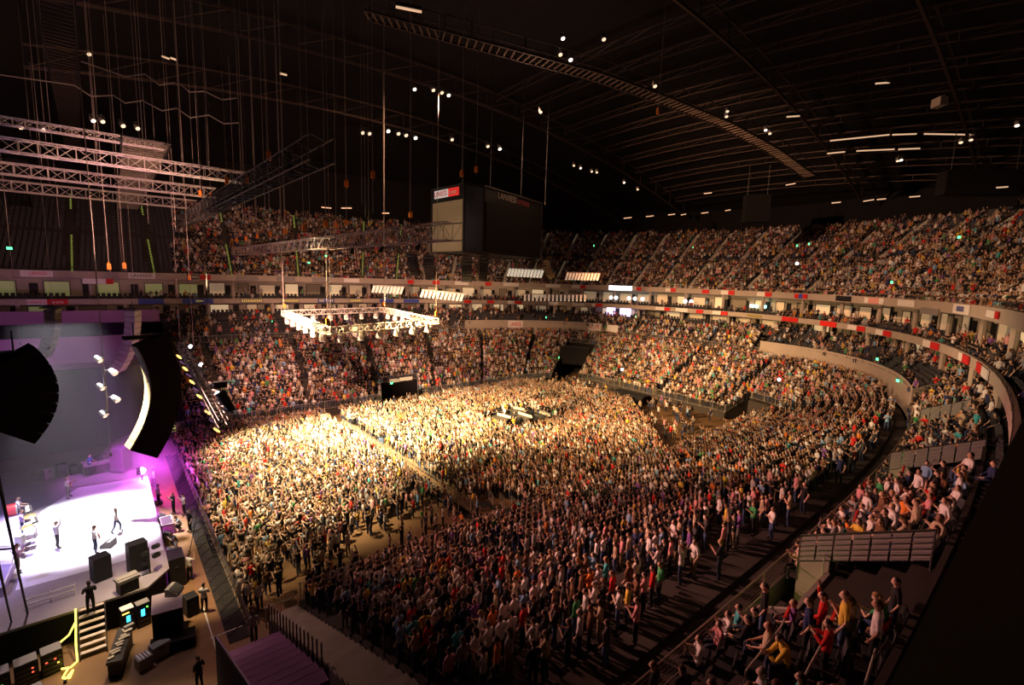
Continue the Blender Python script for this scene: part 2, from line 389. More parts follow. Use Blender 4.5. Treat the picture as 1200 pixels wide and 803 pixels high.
# floor ------------------------------------------------------------
mb = MB(); mb.box((35, 45, -.1), (150, 130, .2)); struct('floor', mb, M_FLOOR)
mb = MB(); mb.extr([(2.5, 24.5, .004), (4.25, 24.5, .004), (4.25, 58, .004), (2.5, 58, .004)], (0, 0, .012)); struct('trim_pit_floor', mb, M_WOOD)
mb = MB(); mb.box((3.35, 28.75, .03), (.07, 5.2, .03)); mb.box((4.0, 27.7, .03), (1.5, .07, .03)); struct('trim_floor_tape', mb, M_WHITE)

# lower stand ------------------------------------------------------
LO0, LO1, NLO = (58.5, 19.0, 9.0), (71.5, 37.7, 3.6), 17
LXN, LXF = 7.4, 6.6
LR = [ring(*lerp3(LO0, LO1, k / NLO), LXN, LXF) for k in range(NLO + 1)]
LZ = [1.0 + .4 * k for k in range(NLO + 1)]
def near_idx(R, x, y): return int(np.argmin((R[:, 0] - x) ** 2 + (R[:, 1] - y) ** 2))
TUN = [(near_idx(LR[0], 64.2, 64.6), near_idx(LR[0], 68.4, 60.0)), (near_idx(LR[0], 68.4, 31.5), near_idx(LR[0], 64.2, 26.5))]
TUN = [(min(a), max(a)) for a in TUN]
VOM = [(near_idx(LR[0], 30, 64.5), near_idx(LR[0], 36.5, 64.5))]; VOM = [(min(a), max(a)) for a in VOM]
SLOTS = [(*TUN[0], 13), (*TUN[1], 5), (*VOM[0], 4)]
def in_slot(k, i):
    return any(a <= i < b and k < r for a, b, r in SLOTS)
mb = MB()
for k in range(NLO):
    loft(mb, LR[k], LZ[k], LR[k + 1], LZ[k], skip=lambda i: in_slot(k, i))
    z0 = 0 if k == 0 else LZ[k - 1]
    loft(mb, LR[k], z0, LR[k], LZ[k], skip=lambda i: in_slot(k, i))
for i in (0, NR - 1):                                            # closed ends
    for k in range(NLO):
        a, b = LR[k][i], LR[k + 1][i]; mb.add([(*a, 0), (*b, 0), (*b, LZ[k]), (*a, LZ[k])], [(0, 1, 2, 3)])
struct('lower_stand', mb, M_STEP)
for (a, b, r), nm in zip(SLOTS, ('wall_far_tunnel', 'wall_near_tunnel', 'wall_side_tunnel')):
    mb = MB()
    for i in (a, b):
        for k in range(r):
            p, q = LR[k][i], LR[k + 1][i]; mb.add([(*p, 0), (*q, 0), (*q, LZ[k] + .9), (*p, LZ[k] + .9)], [(0, 1, 2, 3)])
    mb.add([(*LR[r][i], 0) for i in range(a, b + 1)] + [(*LR[r][i], LZ[r]) for i in range(a, b + 1)], [(i, i + 1, b - a + 2 + i, b - a + 1 + i) for i in range(b - a)])
    struct(nm, mb, M_STEP if 'near' in nm else M_CLOTH)
# walkway behind the lower stand, front wall of the side blocks and of the end parapet
BK0, BK1, NBK = (72.8, 39.3, 3.3), (76.0, 43.75, 2.75), 6
WR = ring(72.6, 39.1, 3.3, LXN, LXF)
BR = [ring(*lerp3(BK0, BK1, k / NBK), LXN, LXF) for k in range(NBK + 1)]
BZ = [8.3 + .5 * k for k in range(NBK + 1)]
mb = MB(); loft(mb, LR[NLO], LZ[NLO] - .4, WR, LZ[NLO] - .4); loft(mb, LR[NLO], LZ[NLO] - .4, LR[NLO], LZ[NLO] - .3)
struct('stand_walkway', mb, M_STEP)
IN_E = near_idx(BR[0], 57, 8)                                     # the near block ends here
IF_S = near_idx(BR[0], 57, 83.3)                                  # the far block starts here
IE0, IE1 = near_idx(BR[0], 82.3, 66), near_idx(BR[0], 81.6, 34)    # the end block
IE0, IE1 = min(IE0, IE1), max(IE0, IE1)
NVOM = [19.3, 33.6, 48.3]                                          # vomitories of the near block
def blocked(i): return i < IN_E or i >= IF_S or IE0 <= i < IE1
mb = MB()
def vom_near(k, i):
    return i < IN_E and k < 2 and any(x - 3.0 < BR[0][i][0] < x for x in NVOM)
for k in range(NBK):
    loft(mb, BR[k], BZ[k], BR[k + 1], BZ[k], skip=lambda i: not blocked(i) or vom_near(k, i))
    loft(mb, BR[k], 7.4 if k == 0 else BZ[k - 1], BR[k], BZ[k], skip=lambda i: not blocked(i) or (k > 0 and vom_near(k, i)))
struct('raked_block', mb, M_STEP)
mb = MB(); WTOP = 10.5
CZ = [9.7 + .27 * k for k in range(NBK + 1)]
for i in range(NR - 1):
    if not blocked(i):
        A = BR[0]; mb.add([(*A[i], 7.4), (*A[i + 1], 7.4), (*A[i + 1], WTOP), (*A[i], WTOP)], [(0, 1, 2, 3)])
for i in (IN_E, IF_S, IE0, IE1):
    a, b = BR[0][i], BR[NBK][i]; mb.add([(*a, 7.4), (*b, 10.5), (*b, 11.6), (*a, WTOP)], [(0, 1, 2, 3)])
struct('wall_end', mb, M_FASCIA)
mb = MB()
for k in range(NBK):
    loft(mb, BR[k], CZ[k], BR[k + 1], CZ[k], skip=blocked)
    if k: loft(mb, BR[k], CZ[k - 1], BR[k], CZ[k], skip=blocked)
struct('corner_balcony', mb, M_STEP)
# suite balconies ---------------------------------------------------
FX = -16
S1 = [ring(*lerp3((76.0, 43.75, 2.75), (81.0, 47.5, 2.4), k / 4)) for k in range(5)]
S1Z = [11.3, 11.6, 11.9, 12.2, 12.2]
F2 = ring(77, 44.75, 2.4); S2 = [ring(*lerp3((77, 44.75, 2.4), (82, 49.5, 2.35), k / 4)) for k in range(5)]
S2Z = [13.9, 14.2, 14.5, 14.8, 14.8]
F1 = ring(79.5, 45.3, 2.3)
mb = MB()
for S, Z in ((S1, S1Z), (S2, S2Z)):
    for k in range(4):
        loft(mb, S[k], Z[k], S[k + 1], Z[k])
        if k: loft(mb, S[k], Z[k - 1], S[k], Z[k])
struct('suite_balcony', mb, M_STEP)
mb = MB(); loft(mb, S1[4], 12.2, S1[4], 13.95); loft(mb, S2[4], 14.8, S2[4], 17.7); struct('wall_suites', mb, M_ROOM)
mb = MB(); loft(mb, F2, 13.85, F2, 14.65); B2 = ring(77.25, 45.0, 2.4); loft(mb, F2, 14.65, B2, 14.65); loft(mb, B2, 14.65, B2, 13.9); loft(mb, F2, 13.85, S1[4], 13.9)
struct('trim_lower_fascia', mb, M_FASCIA)
mb = MB(); loft(mb, F1, 17.5, F1, 18.5); B1 = ring(79.75, 45.55, 2.3); loft(mb, F1, 18.5, B1, 18.5); loft(mb, B1, 18.5, B1, 17.8); loft(mb, F1, 17.5, S2[4], 17.6)
struct('trim_upper_fascia', mb, M_FASCIA)
A0 = ring(76.0, 43.75, 2.75); mb = MB(); A1 = ring(76.15, 43.9, 2.75); ie = [i for i in range(NR - 1)]
loft(mb, A0, 11.2, A0, 11.8); loft(mb, A0, 11.8, A1, 11.8); loft(mb, A1, 11.8, A1, 11.2); struct('trim_balcony_parapet', mb, M_STEP)
# upper tier ---------------------------------------------------------
UP0, UP1, NUP = (79.75, 45.55, 2.3), (101, 66.5, 2.2), 26
UR = [ring(*lerp3(UP0, UP1, k / NUP)) for k in range(NUP + 1)]
UZ = [17.8 + .50 * k + (.3 if k > 12 else 0) for k in range(NUP + 1)]
mb = MB()
for k in range(NUP):
    loft(mb, UR[k], UZ[k], UR[k + 1], UZ[k])
    if k: loft(mb, UR[k], UZ[k - 1], UR[k], UZ[k])
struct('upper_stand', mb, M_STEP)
mb = MB(); loft(mb, UR[NUP], UZ[NUP - 1], UR[NUP], UZ[NUP - 1] + 1.0); TOPR = ring(104, 69.5, 2.2); loft(mb, UR[NUP], UZ[NUP - 1] + 1, TOPR, UZ[NUP - 1] + 1); loft(mb, TOPR, UZ[NUP - 1] + 1, TOPR, 42); struct('wall_upper_rear', mb, M_ROOF)
# roof ---------------------------------------------------------------
def roofz(x, y): return 50.0 - ((x - 35) / 75) ** 2 * 12 - ((y - YC) / 70) ** 2 * 9
mb = MB(); gx = np.linspace(-30, 118, 24); gy = np.linspace(-30, 121, 24)
mb.add([(x, y, roofz(x, y)) for x in gx for y in gy], [(i * 24 + j, i * 24 + j + 1, (i + 1) * 24 + j + 1, (i + 1) * 24 + j) for i in range(23) for j in range(23)])
struct('ceiling', mb, M_ROOF)
mb = MB(); mb.box((-24, 45, 20), (.4, 150, 62)); struct('wall_stage_rear', mb, M_CLOTH)
mb = MB(); mb.box((35, 122, 22), (150, .4, 44)); struct('wall_far', mb, M_ROOF)
mb = MB(); mb.box((35, -31, 22), (150, .4, 44)); struct('wall_near', mb, M_ROOF)
mb = MB(); mb.box((119, 45, 22), (.4, 155, 44)); struct('wall_right', mb, M_ROOF)
# beside the stage the far stand is pushed back: dark drape below, concrete wall above with violet light put into its colour
mb = MB(); mb.box((-5.6, 66.8, 4.3), (24, .25, 8.6)); struct('wall_stage_side_drape', mb, M_CLOTH)
mb = MB(); mb.box((-6.5, 82.2, 8.6), (25.6, .3, 3.4)); mb.box((-6.5, 74.5, 6.8), (25.6, 15.2, .25)); struct('wall_stage_side', mb, M_LITWALL)
mb = MB(); mb.box((-6.5, 76.0, 11.1), (25.6, 13, .3)) if False else mb.box((-6.5, 88.4, 12.3), (25.6, .3, 1.7)); struct('wall_stage_side_upper', mb, M_LITWALL)

# railings ------------------------------------------------------------
def railing(name, pts, h, label, cat='railing', infill='bars', post=2.0, m=M_STEEL, r=.03, group=None):
    pts = [Vector(p) for p in pts]
    t = thing(name, label, cat, pts[0], 0, group)
    MB().path([p + Vector((0, 0, h)) for p in pts], r).build('top_rail', m, t); MB().path([p + Vector((0, 0, .12)) for p in pts], r * .7).build('bottom_rail', m, t)
    mi = MB(); po = MB(); acc = 0; d = 0
    for a, b in zip(pts[:-1], pts[1:]):
        L = (b - a).length; n = max(1, int(L / .16)) if infill == 'bars' else max(1, int(L / .8))
        for j in range(n):
            q = a.lerp(b, (j + .5) / n)
            if infill == 'bars': mi.bar(q + Vector((0, 0, .12)), q + Vector((0, 0, h)), r * .4, 3)
            d += L / n
            if d >= post or (j == 0 and a is pts[0]): po.bar(q, q + Vector((0, 0, h)), r * 1.1, 4); d = 0
    if infill == 'mesh':
        for z in (.3, .48, .66, .84): mi.path([p + Vector((0, 0, z * h)) for p in pts], r * .45, 3)
    if mi.v: mi.build('infill', m, t)
    if po.v: po.build('posts', m, t)['kind'] = 'stuff'
    return t
def ringpts(R, z, i0, i1, step=2): return [(R[i][0], R[i][1], z) for i in range(i0, i1 + 1, step)]
fi0 = NE + NA + NE - 1
railing('guard_rail', ringpts(LR[0], 1.0, VOM[0][1], NR - 1), 1.15, 'grey barred guard rail along far stand front, stage end to side tunnel')
railing('guard_rail', ringpts(LR[0], 1.0, TUN[0][1], VOM[0][0]), 1.15, 'grey barred guard rail of far stand between side and corner tunnels')
railing('guard_rail', ringpts(LR[0], 1.0, TUN[1][1], TUN[0][0]), 1.15, 'grey barred guard rail along front of the end stand')
railing('guard_rail', ringpts(LR[0], 1.0, 0, TUN[1][0]), 1.1, 'grey barred guard rail along front of the near stand')
for (a, b, r), w in zip(SLOTS, ('far corner tunnel', 'near corner tunnel', 'side tunnel in far stand')):
    for i, e in ((a, 'end side'), (b, 'stage side')):
        railing('tunnel_rail', [(*LR[k][i], LZ[k]) for k in range(0, r)], 1.1, f'grey sloping rail on the {e} of {w}' if w != 'near corner tunnel' else f'grey sloping rail on {"far" if i==b else "near"} side of {w}')
    railing('tunnel_rail', [(*LR[r][i], LZ[r]) for i in range(a, b + 1)], 1.0, f'grey level rail across the back of {w}')
railing('block_rail', ringpts(BR[0], 8.3, 0, IN_E), 1.0, 'dark mesh railing along lower edge of the near raked block', infill='mesh', m=mat('weathered_rail', (.2, .15, .12), .6, .3, noise=.3), r=.035)
railing('block_rail', ringpts(BR[0], 8.3, IF_S, NR - 1), 1.0, 'pale railing along lower edge of the far raked block')
railing('block_rail', ringpts(BR[0], 8.3, IE0, IE1), 1.0, 'pale railing along lower edge of end block under suites')
railing('tier_rail', ringpts(B1, 18.5, 20, NR - 1), .5, 'dark thin railing on the upper tier parapet', m=M_DSTEEL, r=.02)
railing('balcony_rail', ringpts(F2, 14.65, 12, NR - 1), .35, 'thin railing on the upper suite balcony front', m=M_DSTEEL, r=.02, infill='none')
# vomitory panels of the near block ----------------------------------
for n, x in enumerate(NVOM):
    i = near_idx(BR[0], x, 7); y0, y1 = BR[0][i][1] - .5, 2.0 + (BR[0][i][1] - 6.1) * .75
    t = thing('vomitory_wall', 'grey louvred wall across near raked block, ' + ['closest to camera', 'middle one of three', 'farthest of three'][n], 'wall panel', (x, y0, 8.3))
    z = lambda y: 8.3 + (BR[0][i][1] - y) * .5
    nseg = 7
    for k in range(nseg):
        ya, yb = y0 + (y1 - y0) * k / nseg + -.03, y0 + (y1 - y0) * (k + 1) / nseg + .03
        p = MB(); p.extr([(x, ya, z(ya) + .75), (x, yb, z(yb) + .75), (x, yb, z(yb) + 1.75), (x, ya, z(ya) + 1.75)], (.06, 0, 0))
        for q in range(5):
            zz = .80 + q * .2; p.extr([(x - .03, ya, z(ya) + zz), (x - .03, yb, z(yb) + zz), (x - .03, yb, z(yb) + zz + .1), (x - .03, ya, z(ya) + zz + .1)], (.03, 0, 0))
        p.build('louvre_panel', M_GREYP, t)
    p = MB(); p.bar((x, y0, z(y0) + 1.8), (x, y1, z(y1) + 1.8), .03); p.bar((x, y0, z(y0)), (x, y0, z(y0) + 1.8), .03); p.bar((x, y1, z(y1)), (x, y1, z(y1) + 1.8), .03); p.build('frame', M_DSTEEL, t)
    w = MB(); y2 = BR[2][i][1]; w.extr([(x, y0, 7.4), (x, y2, 7.4), (x, y2, z(y2) + .8), (x, y0, z(y0) + .8)], (.15, 0, 0)); w.extr([(x - 3, y0, 7.4), (x - 3, y2, 7.4), (x - 3, y2, z(y2) + .3), (x - 3, y0, z(y0) + .3)], (-.15, 0, 0)); w.box((x - 1.5, (y0 + y2) / 2, 7.5), (3, y0 - y2, .1)); w.box((x - 1.5, y2, 8.4), (3, .15, 1.9))
    struct('wall_vomitory', w, M_CONC)
    l = bpy.data.lights.new('tunnel_light', 'POINT'); l.energy = 14; l.color = (.75, .85, .15); l.shadow_soft_size = .2
    lo = bpy.data.objects.new('tunnel_light', l); COL.objects.link(lo); lo.location = (x - 1.6, y0 - .4, 8.7)
    fx = thing('tunnel_lamp', 'small yellow wall lamp in the ' + ['nearest', 'middle', 'farthest'][n] + ' vomitory of near block', 'lamp', (x - 2.8, y0 - .4, 8.6))
    MB().box((x - 2.85, y0 - .4, 8.6), (.12, .3, .14)).build('housing', M_DSTEEL, fx); MB().box((x - 2.78, y0 - .4, 8.6), (.04, .24, .1)).build('lens', E_AMBER, fx)
# handrails with red sleeves along the aisles of the near block
def on_block(px, py, h):
    d = ray(px, py); p = Vector((0, 0, EYE)); t = .004
    while t < .2:
        q = p + d * t
        y0 = float(np.interp(q.x, BR[0][:NE + 60, 0], BR[0][:NE + 60, 1]))
        if q.z < 8.3 + (y0 - q.y) * .55 + h: return q
        t += .0001
    return q
HR = [((1044, 722), (1029, 752), (1015, 799)), ((982, 711), (970, 742), (940, 798)), ((927, 709), (915, 736), (874, 787)), ((1006, 597), (997, 622), (983, 645)), ((1096, 572), (1088, 606), (1074, 628)), ((1016, 560), (1008, 585), (1000, 600)), ((1083, 588), (1072, 618), (1062, 636)), ((985, 618), (978, 640), (966, 652)), ((1060, 545), (1055, 566), (1048, 580)), ((1100, 520), (1094, 540), (1086, 552))]
for k, (a, b, c) in enumerate(HR):
    a, b, c = on_block(*a, .95), on_block(*b, .95), on_block(*c, .95)
    t = thing('aisle_handrail', f'bent aisle handrail with red sleeve in right block, {ordn(k + 1)} of ten', 'handrail', c)
    h = MB(); h.path([a - Vector((0, 0, .9)), a, b, c, c - Vector((0, 0, .9))], .028); h.bar(b, b - Vector((0, 0, .9)), .025, 4); h.build('rail', M_STEEL, t)
    MB().bar(a.lerp(b, .08), a.lerp(b, .62), .06, 6).build('sleeve', M_REDP, t)

# suites: lit windows, pillars ---------------------------------------
wn = 0; pil = 0
def tangent(R, i):
    a, b = R[max(i - 1, 0)], R[min(i + 1, NR - 1)]; t = Vector((b[0] - a[0], b[1] - a[1], 0)).normalized(); return t
for lev, (S, z0, z1) in enumerate(((S1, 12.25, 13.75), (S2, 14.85, 17.3))):
    R = S[4]; acc = 0; last = None; nxt = 2.0; rr = random.Random(3 + lev)
    for i in range(26, NR - 1):
        d = float(np.hypot(*(R[i + 1] - R[i]))); acc += d
        if acc < nxt: continue
        nxt = acc + 3.9
        p = R[i]; t = tangent(R, i); nrm = Vector((-t.y, t.x, 0))
        if nrm.x * (p[0] - XC) + nrm.y * (p[1] - YC) > 0: nrm = -nrm
        px = pix((p[0], p[1], z0)); 
        if px[2] < 5 or not (-60 < px[0] < 1260): continue
        far_left = p[0] < 12 and p[1] > 60
        Rm = Matrix((t, nrm, Vector((0, 0, 1)))).transposed()
        w = rr.choice([2.2, 2.6, 1.5, 2.8]); h = (z1 - z0) * rr.choice([.8, .9, .85])
        c = Vector((p[0], p[1], z0 + h / 2)) + nrm * .08
        wn += 1
        em = rr.choice([E_WARM, E_WARM2, E_WARM2, E_WARM, M_GLASS]) if not far_left else rr.choice([E_GREENISH, M_GLASS, E_GREENISH])
        f = MB(); f.box(c + t * (w / 2 + .06), (.12, .14, h), Rm); f.box(c - t * (w / 2 + .06), (.12, .14, h), Rm); f.box(c + Vector((0, 0, h / 2)), (w + .24, .14, .1), Rm)
        o = f.build(f'window_{wn}', M_DSTEEL); o['kind'] = 'structure'
        g = MB(); g.box(c, (w, .05, h), Rm); g.build('pane', em, o)
        dc = c + t * 2.4; g = MB(); g.box((dc.x, dc.y, z0 + .9 if lev else z0 + .6), (.9, .12, 1.8 if lev else 1.2), Rm); o2 = g.build(f'door_{wn}', M_BLACK); o2['kind'] = 'structure'
        if wn % 2 == 0:
            pc = Vector((p[0], p[1], 0)) + nrm * 2.2 + t * 1.9
            g = MB(); g.bar((pc.x, pc.y, z0 - .3), (pc.x, pc.y, z1 + .2), .28, 8); o3 = g.build(f'trim_{wn}', M_FASCIA); o3['kind'] = 'structure'

# signs ----------------------------------------------------------------
FARI = list(range(40, NR))
def ringat(R, z, px):
    P = [pix((R[i][0], R[i][1], z))[0] for i in FARI]
    for k in range(len(FARI) - 1):
        a, b = P[k], P[k + 1]
        if (a - px) * (b - px) <= 0 and abs(a - b) > 1e-6 and abs(a) < 3000 and abs(b) < 3000:
            f = (px - a) / (b - a); i = FARI[k]; p = R[i] * (1 - f) + R[i + 1] * f
            t = tangent(R, i); n = Vector((-t.y, t.x, 0))
            if n.x * (p[0] - XC) + n.y * (p[1] - YC) > 0: n = -n
            return Vector((p[0], p[1], z)), t, n
    return None
def text(body, loc, t, n, size, m, parent, width=None):
    c = bpy.data.curves.new('lettering', 'FONT'); c.body = body; c.size = size; c.align_x = 'CENTER'; c.align_y = 'CENTER'; c.extrude = .01; c.materials.append(m)
    o = bpy.data.objects.new('lettering', c); COL.objects.link(o)
    xa = t if t.cross(Vector((0, 0, 1))).dot(n) > 0 else -t
    M = Matrix((xa, Vector((0, 0, 1)), n)).transposed().to_4x4(); M.translation = loc + n * .03
    if width:
        bpy.context.view_layer.update(); w = o.dimensions.x
        if w > 0: M = M @ Matrix.Diagonal((width / w, 1, 1, 1))
    bpy.context.view_layer.update(); me = bpy.data.meshes.new_from_object(o.evaluated_get(bpy.context.evaluated_depsgraph_get())); me.name = 'lettering'
    bpy.data.objects.remove(o); o = bpy.data.objects.new('lettering', me); COL.objects.link(o)
    o.parent = parent; o.matrix_parent_inverse = parent_inv(parent); o.matrix_basis = M
    return o
def sign(R, z, px, wpx, h, segs, label, txt=None, tm=None, tsize=None, cat='sign'):
    q = ringat(R, z, px)
    if not q: return
    p, t, n = q; x1 = ringat(R, z, px + 1)
    if not x1: return
    mpp = (x1[0] - p).length; W = wpx * mpp
    xa = t if t.cross(Vector((0, 0, 1))).dot(n) > 0 else -t
    root = thing('sponsor_sign', label, cat, p + n * .05)
    Rm = Matrix((xa, n, Vector((0, 0, 1)))).transposed(); x = -W / 2
    for f, m in segs:
        w = W * f; c = p + n * .1 + xa * (x + w / 2); MB().box(c, (w, .08, h), Rm).build('panel', m, root); x += w
    if txt:
        for s, off, wd, m in txt:
            text(s, p + n * .16 + xa * (off * W), t, n, h * .8, m, root, wd * W)
    return root
WD = mat('white_lettering', (.85, .83, .8), .6); BKL = mat('black_lettering', (.02, .02, .02), .6); RDL = mat('red_lettering', (.7, .03, .03), .6); YLL = emat('yellow_lettering', (.9, .7, .1), .35)
U = 18.02; Lz = 14.25
sg = [
 (F1, U, 43, 38, 1.0, [(1, M_WHITE)], 'white sign above dark suites near the left frame edge', [('LANXESS', .05, .55, RDL)]),
 (F1, U - .9, 115, 36, .9, [(.75, M_WHITE), (.25, M_RED)], 'long pale sign with red end hanging below upper fascia', None),
 (F1, U, 166, 31, 1.0, [(1, M_WHITE)], 'white sign right of the second green-lit stair', [('LANXESS', 0, .8, BKL)]),
 (F1, U, 233, 28, .95, [(.55, M_BLACK), (.45, M_RED)], 'black and red name sign on far upper fascia', [('LANXESS', -.23, .5, WD), ('arena', .27, .36, BKL)]),
 (F1, U, 290, 25, .9, [(1, M_GREYP)], 'grey framed sign, first of three on far upper fascia', None),
 (F1, U, 335, 22, .9, [(1, M_GREYP)], 'grey framed sign, second of three on far upper fascia', None),
 (F1, U, 376, 20, .9, [(1, M_GREYP)], 'grey framed sign, third of three on far upper fascia', None),
 (F1, U, 412, 18, .9, [(1, M_WHITE)], 'white plain sign right of the three grey framed ones', None),
 (F1, U, 481, 7, .9, [(1, M_RED)], 'small red panel below left hanging speaker', None), (F1, U, 511, 8, .9, [(1, M_RED)], 'small red panel under the scoreboard edge', None),
 (F1, U, 541, 16, .9, [(1, M_WHITE)], 'white panel between red ones under the scoreboard', None), (F1, U, 572, 7, .9, [(1, M_RED)], 'small red panel right of white one under scoreboard', None),
 (F1, U, 599, 18, .9, [(1, M_WHITE)], 'white panel beneath hanging lamp bar right of scoreboard', None), (F1, U, 648, 17, .9, [(1, M_WHITE)], 'white panel left of first upper tier stair', None),
 (F1, U, 678, 16, .9, [(.6, M_WHITE), (.4, M_RED)], 'white and red panel left of the lit board', None),
 (F1, U, 727, 27, 1.1, [(1, E_LED)], 'glowing white board on upper fascia', None), (F1, U, 747, 9, .9, [(.4, M_WHITE), (.6, M_RED)], 'small red panel right of glowing board', None),
 (F1, U, 786, 12, .9, [(.5, M_WHITE), (.5, M_RED)], 'white and red panel under second end stair', None), (F1, U, 827, 8, .9, [(1, M_RED)], 'plain red panel under third end stair', None),
 (F1, U, 853, 16, .9, [(.55, M_WHITE), (.45, M_RED)], 'white and red panel right of plain red one', None), (F1, U, 896, 17, .9, [(.55, M_WHITE), (.45, M_RED)], 'white and red panel above green lit balcony', None),
 (F1, U, 939, 15, .9, [(.35, M_RED), (.3, M_BLUE), (.35, M_RED)], 'red blue red panel on upper fascia', None),
 (F1, U, 989, 18, .9, [(1, M_BLACK)], 'dark lettered sign on right part of upper fascia', [('ADOLF SÜS', 0, .8, M_ROOM)]) if False else (F1, U, 989, 18, .9, [(1, M_BLACK)], 'dark plain sign on right part of upper fascia', None),
 (F1, U, 1025, 23, .9, [(.22, M_WHITE), (.56, mat('pink_panel', (.75, .35, .3), .6)), (.22, M_WHITE)], 'white sign with pink middle on upper fascia', None),
 (F1, U, 1063, 20, .9, [(1, M_WHITE)], 'plain white sign right of the pink one', None), (F1, U - .6, 1090, 22, .8, [(1, M_GREYP)], 'grey framed sign above crowd on right balcony', None),
 (F1, U, 1128, 19, 1.0, [(1, M_WHITE)], 'white sign with small blue marks on right upper fascia', [('IIIIIII', 0, .42, M_BLUE)]), (F1, U, 1165, 14, .6, [(.75, M_WHITE), (.25, M_RED)], 'thin pale sign with red tip near right frame edge', None),
 (F2, Lz, 56, 48, .9, [(.48, M_WHITE), (.52, M_RED)], 'white and red name sign on violet lit lower fascia', [('LANXESS', -.26, .44, RDL), ('arena', .24, .3, WD)]),
 (F2, Lz, 177, 30, .9, [(1, M_BLUE)], 'blue sign over the stage side balcony', None), (F2, Lz, 232, 36, .9, [(1, M_BLUE)], 'blue sign with amber arrow on far lower fascia', [('>', .05, .25, YLL)]),
 (F2, Lz, 295, 27, .8, [(1, M_GREYP)], 'grey sign with yellow strokes, first on far lower fascia', [('IIIIIIIIII', 0, .85, YLL)]), (F2, Lz, 340, 22, .8, [(1, M_GREYP)], 'grey sign with yellow strokes, second on far lower fascia', [('IIIIIIIIII', 0, .85, YLL)]),
 (F2, Lz, 382, 19, .8, [(1, M_BLUE)], 'blue sign with yellow strokes on far lower fascia', [('III  III', 0, .8, YLL)]), (F2, Lz, 417, 16, .8, [(1, M_GREYP)], 'short sign with yellow strokes behind truss ring', [('IIIIIIII', 0, .8, YLL)]),
 (F2, Lz, 453, 16, .8, [(1, M_BLUE)], 'blue sign behind truss ring, left of a pair', None), (F2, Lz, 482, 18, .8, [(1, M_BLUE)], 'blue sign behind truss ring, right of a pair', None),
 (F2, Lz, 548, 8, .8, [(1, M_RED)], 'red panel right of lamp bar on lower fascia', None), (F2, Lz, 575, 8, .8, [(1, M_RED)], 'red panel, second right of lamp bar', None), (F2, Lz, 603, 16, .8, [(.5, M_WHITE), (.5, M_RED)], 'white and red panel left of dark cage bar', None),
 (F2, Lz, 648, 11, .8, [(1, M_WHITE)], 'white panel under the dark cage bar', None), (F2, Lz, 678, 14, .8, [(1, M_WHITE)], 'white panel left of the violet screens', None), (F2, Lz, 700, 12, .8, [(.3, M_WHITE), (.7, M_RED)], 'mostly red panel touching the violet screens', None),
 (F2, Lz, 777, 17, .8, [(.6, M_WHITE), (.4, M_RED)], 'white and red panel right of violet screens', None), (F2, Lz, 799, 14, .9, [(1, M_WHITE)], 'bright white panel on end lower fascia', None), (F2, Lz, 820, 8, .8, [(1, M_RED)], 'single red panel on end lower fascia', None),
 (F2, Lz, 844, 18, .8, [(.55, M_WHITE), (.45, M_RED)], 'white and red panel past single red one', None), (F2, Lz, 884, 17, .6, [(1, mat('olive_panel', (.3, .26, .1), .7))], 'thin olive sign on end lower fascia', None), (F2, Lz, 926, 19, .9, [(1, E_STRIP if False else M_RED)], 'wide red panel under the right corner', None),
 (F2, Lz, 971, 19, .9, [(1, mat('bright_red_panel', (.8, .03, .02), .6))], 'wide bright red panel above corner seats', None), (F2, Lz, 1004, 20, .8, [(.55, M_WHITE), (.45, M_RED)], 'white and red panel, first right of bright red', None), (F2, Lz, 1036, 18, .8, [(.5, M_WHITE), (.5, M_RED)], 'white and red panel, second right of bright red', None),
 (F2, Lz, 1092, 18, .8, [(.5, M_WHITE), (.5, M_RED)], 'white and red panel, third right of bright red', None), (F2, Lz, 1131, 12, .8, [(.4, M_WHITE), (.6, M_RED)], 'white and red panel, fourth right of bright red', None), (F2, Lz, 1153, 14, .8, [(.5, M_RED), (.5, M_WHITE)], 'red and white panel where fascia bends to camera', None),
]
for s in sg: sign(s[0], s[1], s[2], s[3], s[4] * .82, s[5], s[6], s[7])
BW = BR[0]
sign(BW, 9.6, 604, 17, 1.5, [(1, M_WHITE)], 'white name sign on wall above end crowd', [('LANXESS', 0, .75, RDL)])
sign(BW, 9.6, 697, 14, 1.5, [(1, M_WHITE)], 'white sign with red LIVE lettering on end wall', [('e', -.33, .2, RDL), ('LIVE', .14, .55, RDL)])
sign(BW, 9.6, 718, 13, 1.5, [(1, M_WHITE)], 'blank white board right of the LIVE sign', None)
r = sign(BW, 9.5, 1076, 19, 2.6, [(1, M_WHITE)], 'big white square name sign on the corner wall', None)
q = ringat(BW, 9.5, 1076)
if q:
    p, t, n = q; d = n * .16
    text('LANXESS', p + d + Vector((0, 0, .45)), t, n, 1.0, BKL, r, 2.1); text('arena', p + d + Vector((0, 0, -.6)), t, n, .9, RDL, r, 1.9)
